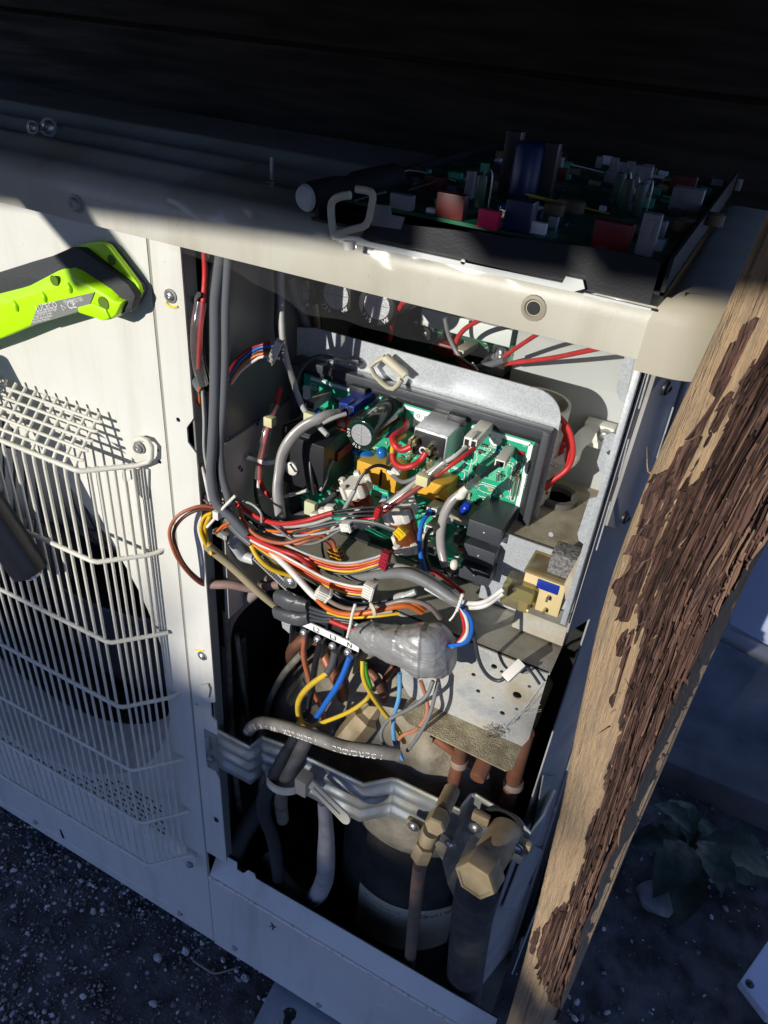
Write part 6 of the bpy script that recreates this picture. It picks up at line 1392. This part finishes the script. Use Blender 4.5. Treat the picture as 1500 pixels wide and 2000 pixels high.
# black tool handle
B = thing('tool_handle', 'black cylindrical tool handle with metal tip in front of the grille', 'tool', tuple(P(50, 1080, -.075)))
a_, b_ = P(-70, 925, -.054), P(62, 1119, -.0485); t = (b_ - a_); L = t.length
lathe('handle', [(.0128, -.08), (.0128, L - .006), (.0122, L - .001), (.0098, L)], frame(a_, ZA, t), mat('black lacquer', (.012, .013, .018), .32), B, 32)
lathe('tip', [(.0058, L - .0005), (.0058, L + .003), (.0040, L + .0036), (.0034, L + .001), (0, L + .001)], frame(a_, ZA, t), SCREW, B, 20)

# ------------------------------------------------------------ timber post
wm = mat('weathered post wood', (.42, .29, .165), .8, nz=.75, nscale=34, col2=(.25, .19, .125), thr=(.30, .62), bump=.9, bscale=110, stretch=(16, 16, .9))
bmk = mat('reddish bark', (.135, .072, .052), .85, nz=.8, nscale=55, col2=(.022, .012, .010), thr=(.36, .60), bump=1.0, bscale=120, stretch=(9, 9, 1.1))
ctr = [V((.328, -.035, GZ - .02)), V((.3195, -.035, .267)), V((.3095, -.035, .500)), V((.3025, -.035, .633)), V((.3035, -.035, .706)), V((.3110, -.035, .790)), V((.318, -.035, .90)), V((.322, -.030, 1.06))]
cz = catmull(ctr, 40); NA = 150
def lerp_tab(tab, z):
    for i in range(len(tab) - 1):
        if tab[i][0] <= z <= tab[i + 1][0]: t = (z - tab[i][0]) / (tab[i + 1][0] - tab[i][0]); return tab[i][1] + (tab[i + 1][1] - tab[i][1]) * t
    return tab[0][1] if z < tab[0][0] else tab[-1][1]
SB0 = [(-.1, 1.2), (.26, 1.15), (.325, 1.05), (.350, .60), (.375, .22), (.40, .16), (.43, .24), (.45, .40), (.50, .46), (.56, .46), (.62, .38), (.66, .24), (.70, .20), (.76, .22), (.85, .24), (1.1, .3)]
SB1 = [(-.1, 1.2), (.30, .95), (.36, .86), (.45, .80), (.52, .76), (.60, .78), (.66, .86), (.72, .95), (1.1, 1.0)]
RT = [(-.1, .0140), (.27, .0150), (.42, .0168), (.50, .0180), (.57, .0212), (.64, .0238), (.75, .0243), (1.1, .0245)]
wv_, wf_, bv_ = [], [], []; mk = []
npt = len(cz)
for i, c in enumerate(cz):
    for k in range(NA):
        a = math.pi + 2 * math.pi * k / NA
        ca, sa = math.cos(a), math.sin(a)
        # squared timber with rounded arrises, one corner turned towards the yard
        al = a + math.radians(30); cl, sl2 = math.cos(al), math.sin(al); q_ = .86 / (abs(cl) ** 5 + abs(sl2) ** 5) ** .2
        dx, dy = ca * q_, sa * q_
        r = lerp_tab(RT, c.z) + .0010 * NZ.noise(V((ca * 1.5, sa * 1.5, c.z * 5))) 
        n1 = NZ.noise(V((ca * 11, sa * 11, c.z * 7))); n2 = NZ.noise(V((ca * 40, sa * 40, c.z * 16)))
        r += .00045 * n1 + .00028 * n2
        crack = NZ.noise(V((ca * 16 + 9, sa * 16, c.z * 3.0)))
        if crack > .42: r -= .0022 * min(1, (crack - .42) * 6)
        w0 = V((c.x + dx * r, c.y + dy * r, c.z)); wv_.append(w0)
        s = (1 - math.cos(a - math.pi)) / 2 if sa <= 0 else 2.0
        lo = lerp_tab(SB0, c.z) + .10 * NZ.noise(V((c.z * 26, 0, 1))) + .05 * NZ.noise(V((ca * 9, sa * 9, c.z * 60))) + .04 * NZ.noise(V((ca * 30, sa * 30, c.z * 150)))
        hi = lerp_tab(SB1, c.z) + .05 * NZ.noise(V((c.z * 30, 7, 1)))
        isl = NZ.noise(V((ca * 6, sa * 6, c.z * 6))) + .35 * NZ.noise(V((ca * 22, sa * 22, c.z * 40)))
        mm = min((s - lo) * 9, (hi - s) * 9, 1.0) if sa <= 0.02 else (-1)
        if -.12 < (s - lo) < 0 and isl > .28: mm = max(mm, .5)
        if isl < -.42: mm -= .9
        mk.append(mm)
        rg = NZ.ridged_multi_fractal(V((ca * 9, sa * 9, c.z * 12)), .9, 2.0, 4, 1.0, 2.0)
        h = (.0014 + .0034 * max(0, rg - .7) + .0030 * max(0, NZ.noise(V((ca * 14, sa * 14, c.z * 26)))) + .0012 * NZ.noise(V((ca * 40, sa * 40, c.z * 60)))) * min(1, max(0, mm * 2.2)) - (.0006 if mm <= 0 else 0)
        bv_.append(w0 + V((dx, dy, 0)) * h)
for i in range(npt - 1):
    for k in range(NA): wf_.append((i * NA + k, i * NA + (k + 1) % NA, (i + 1) * NA + (k + 1) % NA, (i + 1) * NA + k))
PT = thing('timber_post', 'rough timber post with strips of dark bark peeling off its pale wood', 'post', (.3285, -.035, GZ))
obj('wood', meshdata('wood', wv_, wf_, True), wm, PT)
bf = [f for f in wf_ if any(mk[q] > 0 for q in f)]
used = sorted({q for f in bf for q in f}); rm = {q: n for n, q in enumerate(used)}
obj('bark', meshdata('bark', [bv_[q] for q in used], [tuple(rm[q] for q in f) for f in bf], False), bmk, PT)
rq = random.Random(21)
# long fibrous strands make up the bark surface
fv, ff = [], []; inb = [q for q in range(len(mk)) if mk[q] > .25]
for k in range(1700):
    q0 = rq.choice(inb); i0, k0 = divmod(q0, NA); L = rq.randrange(4, 22); wq = rq.uniform(.0002, .00065); hq = rq.uniform(.0001, .0012); sl_ = rq.gauss(0, .07); n0 = len(fv); cnt = 0
    if cz[i0].z < .12 or cz[i0].z > .95: continue
    for s in range(L):
        i = i0 + s
        if i >= npt: break
        kk = k0 + sl_ * s; ka, kb = int(math.floor(kk)) % NA, (int(math.floor(kk)) + 1) % NA; fr2 = kk - math.floor(kk)
        if mk[i * NA + ka] <= .05: break
        p = bv_[i * NA + ka].lerp(bv_[i * NA + kb], fr2); d = p - cz[i]; d.z = 0; d.normalize(); t_ = V((-d.y, d.x, 0)); w2 = wq * math.sin(math.pi * (s + .5) / L) ** .6
        lift = hq * (1 + (1.2 if s in (0, L - 1) else 0) * rq.random()); fv += [p + d * (lift * .2) - t_ * w2, p + d * (lift + .0005), p + d * (lift * .2) + t_ * w2]; cnt += 1
    for s in range(cnt - 1):
        for m_ in (0, 1): ff.append((n0 + s * 3 + m_, n0 + s * 3 + m_ + 1, n0 + s * 3 + m_ + 4, n0 + s * 3 + m_ + 3))
fib = bpy.data.materials.new('bark fibre'); fib.use_nodes = True
n_, l_ = fib.node_tree.nodes, fib.node_tree.links; ge = n_.new('ShaderNodeNewGeometry'); cr = n_.new('ShaderNodeValToRGB')
for p_, c_ in ((0, (.022, .012, .010)), (.45, (.085, .042, .032)), (.8, (.15, .078, .055)), (1.0, (.27, .17, .11))):
    e_ = cr.color_ramp.elements[0] if p_ == 0 else (cr.color_ramp.elements[-1] if p_ == 1.0 else cr.color_ramp.elements.new(p_)); e_.position = p_; e_.color = (*c_, 1)
l_.new(ge.outputs['Random Per Island'], cr.inputs[0]); l_.new(cr.outputs[0], n_['Principled BSDF'].inputs['Base Color']); n_['Principled BSDF'].inputs['Roughness'].default_value = .8
o = obj('bark_fibre', meshdata('bark_fibre', fv, ff), fib, PT); o['kind'] = 'stuff'
for k in range(26):     # fibres and peeling splinters
    i = rq.randrange(90, npt - 60); kk = rq.randrange(3, NA // 2 - 3); p = bv_[i * NA + kk]; d = (p - cz[i]); d.z = 0; d.normalize()
    tube('splinter', [p - d * .0006, p + d * .0012 + V((rq.gauss(0, .001), 0, rq.uniform(-.004, .004))), p + d * .0030 + V((rq.gauss(0, .002), 0, rq.uniform(-.009, .009)))], [.0006, .0004, .0001], bmk if k % 2 else wm, PT, 5, 3)

# ------------------------------------------------------------ gravel, stones, weeds and the yard at the right
def rstone(bm, c, s, rnd_):
    M = Matrix.Translation(c) @ Matrix.Rotation(rnd_.uniform(0, 6.3), 4, V((rnd_.gauss(0, 1), rnd_.gauss(0, 1), rnd_.gauss(0, 1))).normalized()) @ Matrix.Diagonal((s * rnd_.uniform(.7, 1.3), s * rnd_.uniform(.6, 1.1), s * rnd_.uniform(.4, .8), 1))
    bmesh.ops.create_icosphere(bm, subdivisions=1, radius=1, matrix=M)
gm = bpy.data.materials.new('gravel'); gm.use_nodes = True
n_, l_ = gm.node_tree.nodes, gm.node_tree.links; ge = n_.new('ShaderNodeNewGeometry'); cr = n_.new('ShaderNodeValToRGB')
cr.color_ramp.interpolation = 'LINEAR'
for p_, c_ in ((0, (.05, .049, .048)), (.5, (.15, .143, .136)), (.8, (.32, .30, .28)), (.97, (.62, .60, .57))):
    e_ = cr.color_ramp.elements[0] if p_ == 0 else cr.color_ramp.elements.new(p_); e_.position = p_; e_.color = (*c_, 1)
cr.color_ramp.elements[-1].position = 1.0; cr.color_ramp.elements[-1].color = (.45, .43, .40, 1)
l_.new(ge.outputs['Random Per Island'], cr.inputs[0]); l_.new(cr.outputs[0], n_['Principled BSDF'].inputs['Base Color']); n_['Principled BSDF'].inputs['Roughness'].default_value = .85
rs_ = random.Random(4); ico = bmesh.new(); bmesh.ops.create_icosphere(ico, subdivisions=1, radius=1); iv = [v.co.copy() for v in ico.verts]; ifc = [tuple(v.index for v in f.verts) for f in ico.faces]; ico.free()
gv2, gf2 = [], []
def scatter(n, xr, yr, smin, smax, dens):
    for _ in range(n):
        x, y = rs_.uniform(*xr), rs_.uniform(*yr)
        if rs_.random() > dens(x, y): continue
        s = smin * (smax / smin) ** (rs_.random() ** 2.6)
        M = Matrix.Rotation(rs_.uniform(0, 6.3), 3, V((rs_.gauss(0, 1), rs_.gauss(0, 1), rs_.gauss(0, 1))).normalized()) @ Matrix.Diagonal((s * rs_.uniform(.7, 1.4), s * rs_.uniform(.6, 1.1), s * rs_.uniform(.4, .9)))
        c = V((x, y, GZ + .006 * NZ.noise(V((x * 9, y * 9, 0))) + .003 * NZ.noise(V((x * 40, y * 40, 3))) + s * .2)); n0 = len(gv2)
        gv2.extend([c + M @ (q * (1 + .25 * NZ.noise(q * 3 + c * 900))) for q in iv]); gf2.extend([tuple(q + n0 for q in f) for f in ifc])
scatter(46000, (-.62, .30), (-.24, .02), .0006, .0034, lambda x, y: .62 + .9 * NZ.noise(V((x * 9, y * 9, 11))))
scatter(6000, (.30, .9), (-.1, .9), .0012, .005, lambda x, y: .35 + .8 * NZ.noise(V((x * 6, y * 6, 2))))
o = obj('gravel', meshdata('gravel', gv2, gf2), gm); o['kind'] = 'stuff'
pale = mat('pale stone', (.48, .46, .45), .8, nz=.3, nscale=200, bump=.4, bscale=300)
for u, v, s, lb in ((363, 1858, .0052, 'pale pebble nearest the bottom of the front panel seam'), (308, 1870, .0050, 'pale pebble left of the brightest one below the seam'), (395, 1842, .0034, 'small pale pebble close under the panel edge'), (182, 1780, .0040, 'lone pale pebble on the gravel under the grille'), (480, 1910, .0048, 'grey pebble beside the mounting foot'), (300, 1960, .0044, 'brownish pebble at the bottom left of the gravel'), (160, 1720, .0036, 'small whitish pebble near the panel bolts')):
    bm = bmesh.new(); bmesh.ops.create_icosphere(bm, subdivisions=2, radius=s, matrix=Matrix.Translation(PZ(u, v, GZ + s * .6)) @ Matrix.Diagonal((1.0, .8, .75, 1)))
    for q in bm.verts: q.co += V((NZ.noise(q.co * 300), NZ.noise(q.co * 300 + V((5, 0, 0))), NZ.noise(q.co * 300 + V((0, 7, 0))))) * s * .45
    tag(obj('stone', frombm('stone', bm), pale), lb, 'stone', 'pale pebbles on the gravel')
o = tube('twig', [PZ(u, v, GZ + h) for u, v, h in ((377, 1876, .003), (398, 1890, .004), (418, 1901, .004), (440, 1897, .004), (470, 1888, .003))], .0011, mat('dry straw', (.30, .25, .17), .8), None, 6, 3); tag(o, 'dry bent straw lying on the gravel below the seam', 'twig')
for u, v, s, lb in ((1285, 1755, .022, 'rough pale stone lying behind the post at lower right'), (1440, 1320, .05, 'broken concrete lump beyond the post at the right')):
    bm = bmesh.new(); bmesh.ops.create_icosphere(bm, subdivisions=4, radius=s, matrix=Matrix.Translation(PZ(u, v, GZ + s * .2)) @ Matrix.Diagonal((1.2, 1.0, .5, 1)))
    for q in bm.verts: q.co += V((NZ.noise(q.co * 40), NZ.noise(q.co * 40 + V((5, 0, 0))), NZ.noise(q.co * 40 + V((0, 7, 0))))) * s * .5
    tag(obj('stone', frombm('stone', bm, True), mat('grey rock', (.24, .24, .24), .9, nz=.4, nscale=60, bump=.5, bscale=200)), lb, 'stone')
# white panel lying on the ground and pale wall panel far right
WPN = mat('white coated panel', (.62, .64, .68), .45, nz=.1, nscale=20)
o = thing('metal_panel', 'white sheet metal panel corner with a screw lying at the lower right', 'panel', tuple(PZ(1480, 1900, .02)))
pz = .02; plate('sheet', [PZ(u, v, pz) for u, v in ((1446, 1916), (1500, 1838), (1640, 1760), (1700, 2080), (1500, 1986))], (0, 0, -.012), WPN, o, bev=.001); screw('screw', PZ(1464, 1922, pz), ZA, .0034, o, SCREWD)
plate('wood_chip', [PZ(u, v, GZ + .004) for u, v in ((1380, 1985), (1450, 1962), (1520, 2000), (1500, 2040), (1400, 2030))], (0, 0, .004), wm, o) if False else None
o = thing('wall_panel', 'bluish white panel standing in shade beyond the post at the right', 'panel', tuple(P(1470, 1200, .62)))
plate('board', [P(u, v, .62) for u, v in ((1425, 1218), (1480, 1040), (1600, 900), (1900, 1000), (1860, 1500), (1500, 1262))], (0, .02, 0), mat('pale blue panel', (.46, .52, .68), .5), o, bev=.002)
tube('bottom_rail', [P(1405, 1232, .61), P(1500, 1282, .61), P(1640, 1360, .61)], .012, mat('grey rail', (.18, .19, .21), .5), o, 12, 0)
o = box('concrete_slab', (.40, .50, GZ - .02), (1.4, .92, GZ + .05), mat('stained concrete', (.13, .125, .12), .9, nz=.4, nscale=14, bump=.6, bscale=60), None, .008); tag(o, 'stained concrete slab beyond the timber post', 'slab')
# weed
WD = thing('weed', 'broad leaved dark green weed growing behind the post at lower right', 'plant', tuple(PZ(1340, 1700, GZ)))
LF = mat('dark leaf', (.014, .034, .011), .55, nz=.5, nscale=90, bump=.4, bscale=160)
rl = random.Random(6); root = PZ(1330, 1690, GZ)
for k in range(11):
    a = k * 2.4 + rl.uniform(-.4, .4); L = rl.uniform(.05, .10); w_ = L * rl.uniform(.22, .34); d = V((math.cos(a), math.sin(a), 0)); sx_ = V((-d.y, d.x, 0)); base = root + V((0, 0, .01 + .006 * k)) + d * .008; g = []
    for i in range(9):
        t = i / 8; mid = base + d * L * t + V((0, 0, L * (.75 * t - .85 * t * t))); ww = w_ * math.sin(math.pi * min(1, t * .97 + .03)) ** .8 * (1 + .16 * math.sin(i * 2.6))
        g.append([mid - sx_ * ww + V((0, 0, ww * .25)), mid - sx_ * ww * .5 + V((0, 0, ww * .05)), mid, mid + sx_ * ww * .5 + V((0, 0, ww * .05)), mid + sx_ * ww + V((0, 0, ww * .25))])
    sheet('leaf', g, LF, WD)
tube('stem', [root - V((0, 0, .005)), root + V((0, 0, .08))], .003, LF, WD, 8, 0)
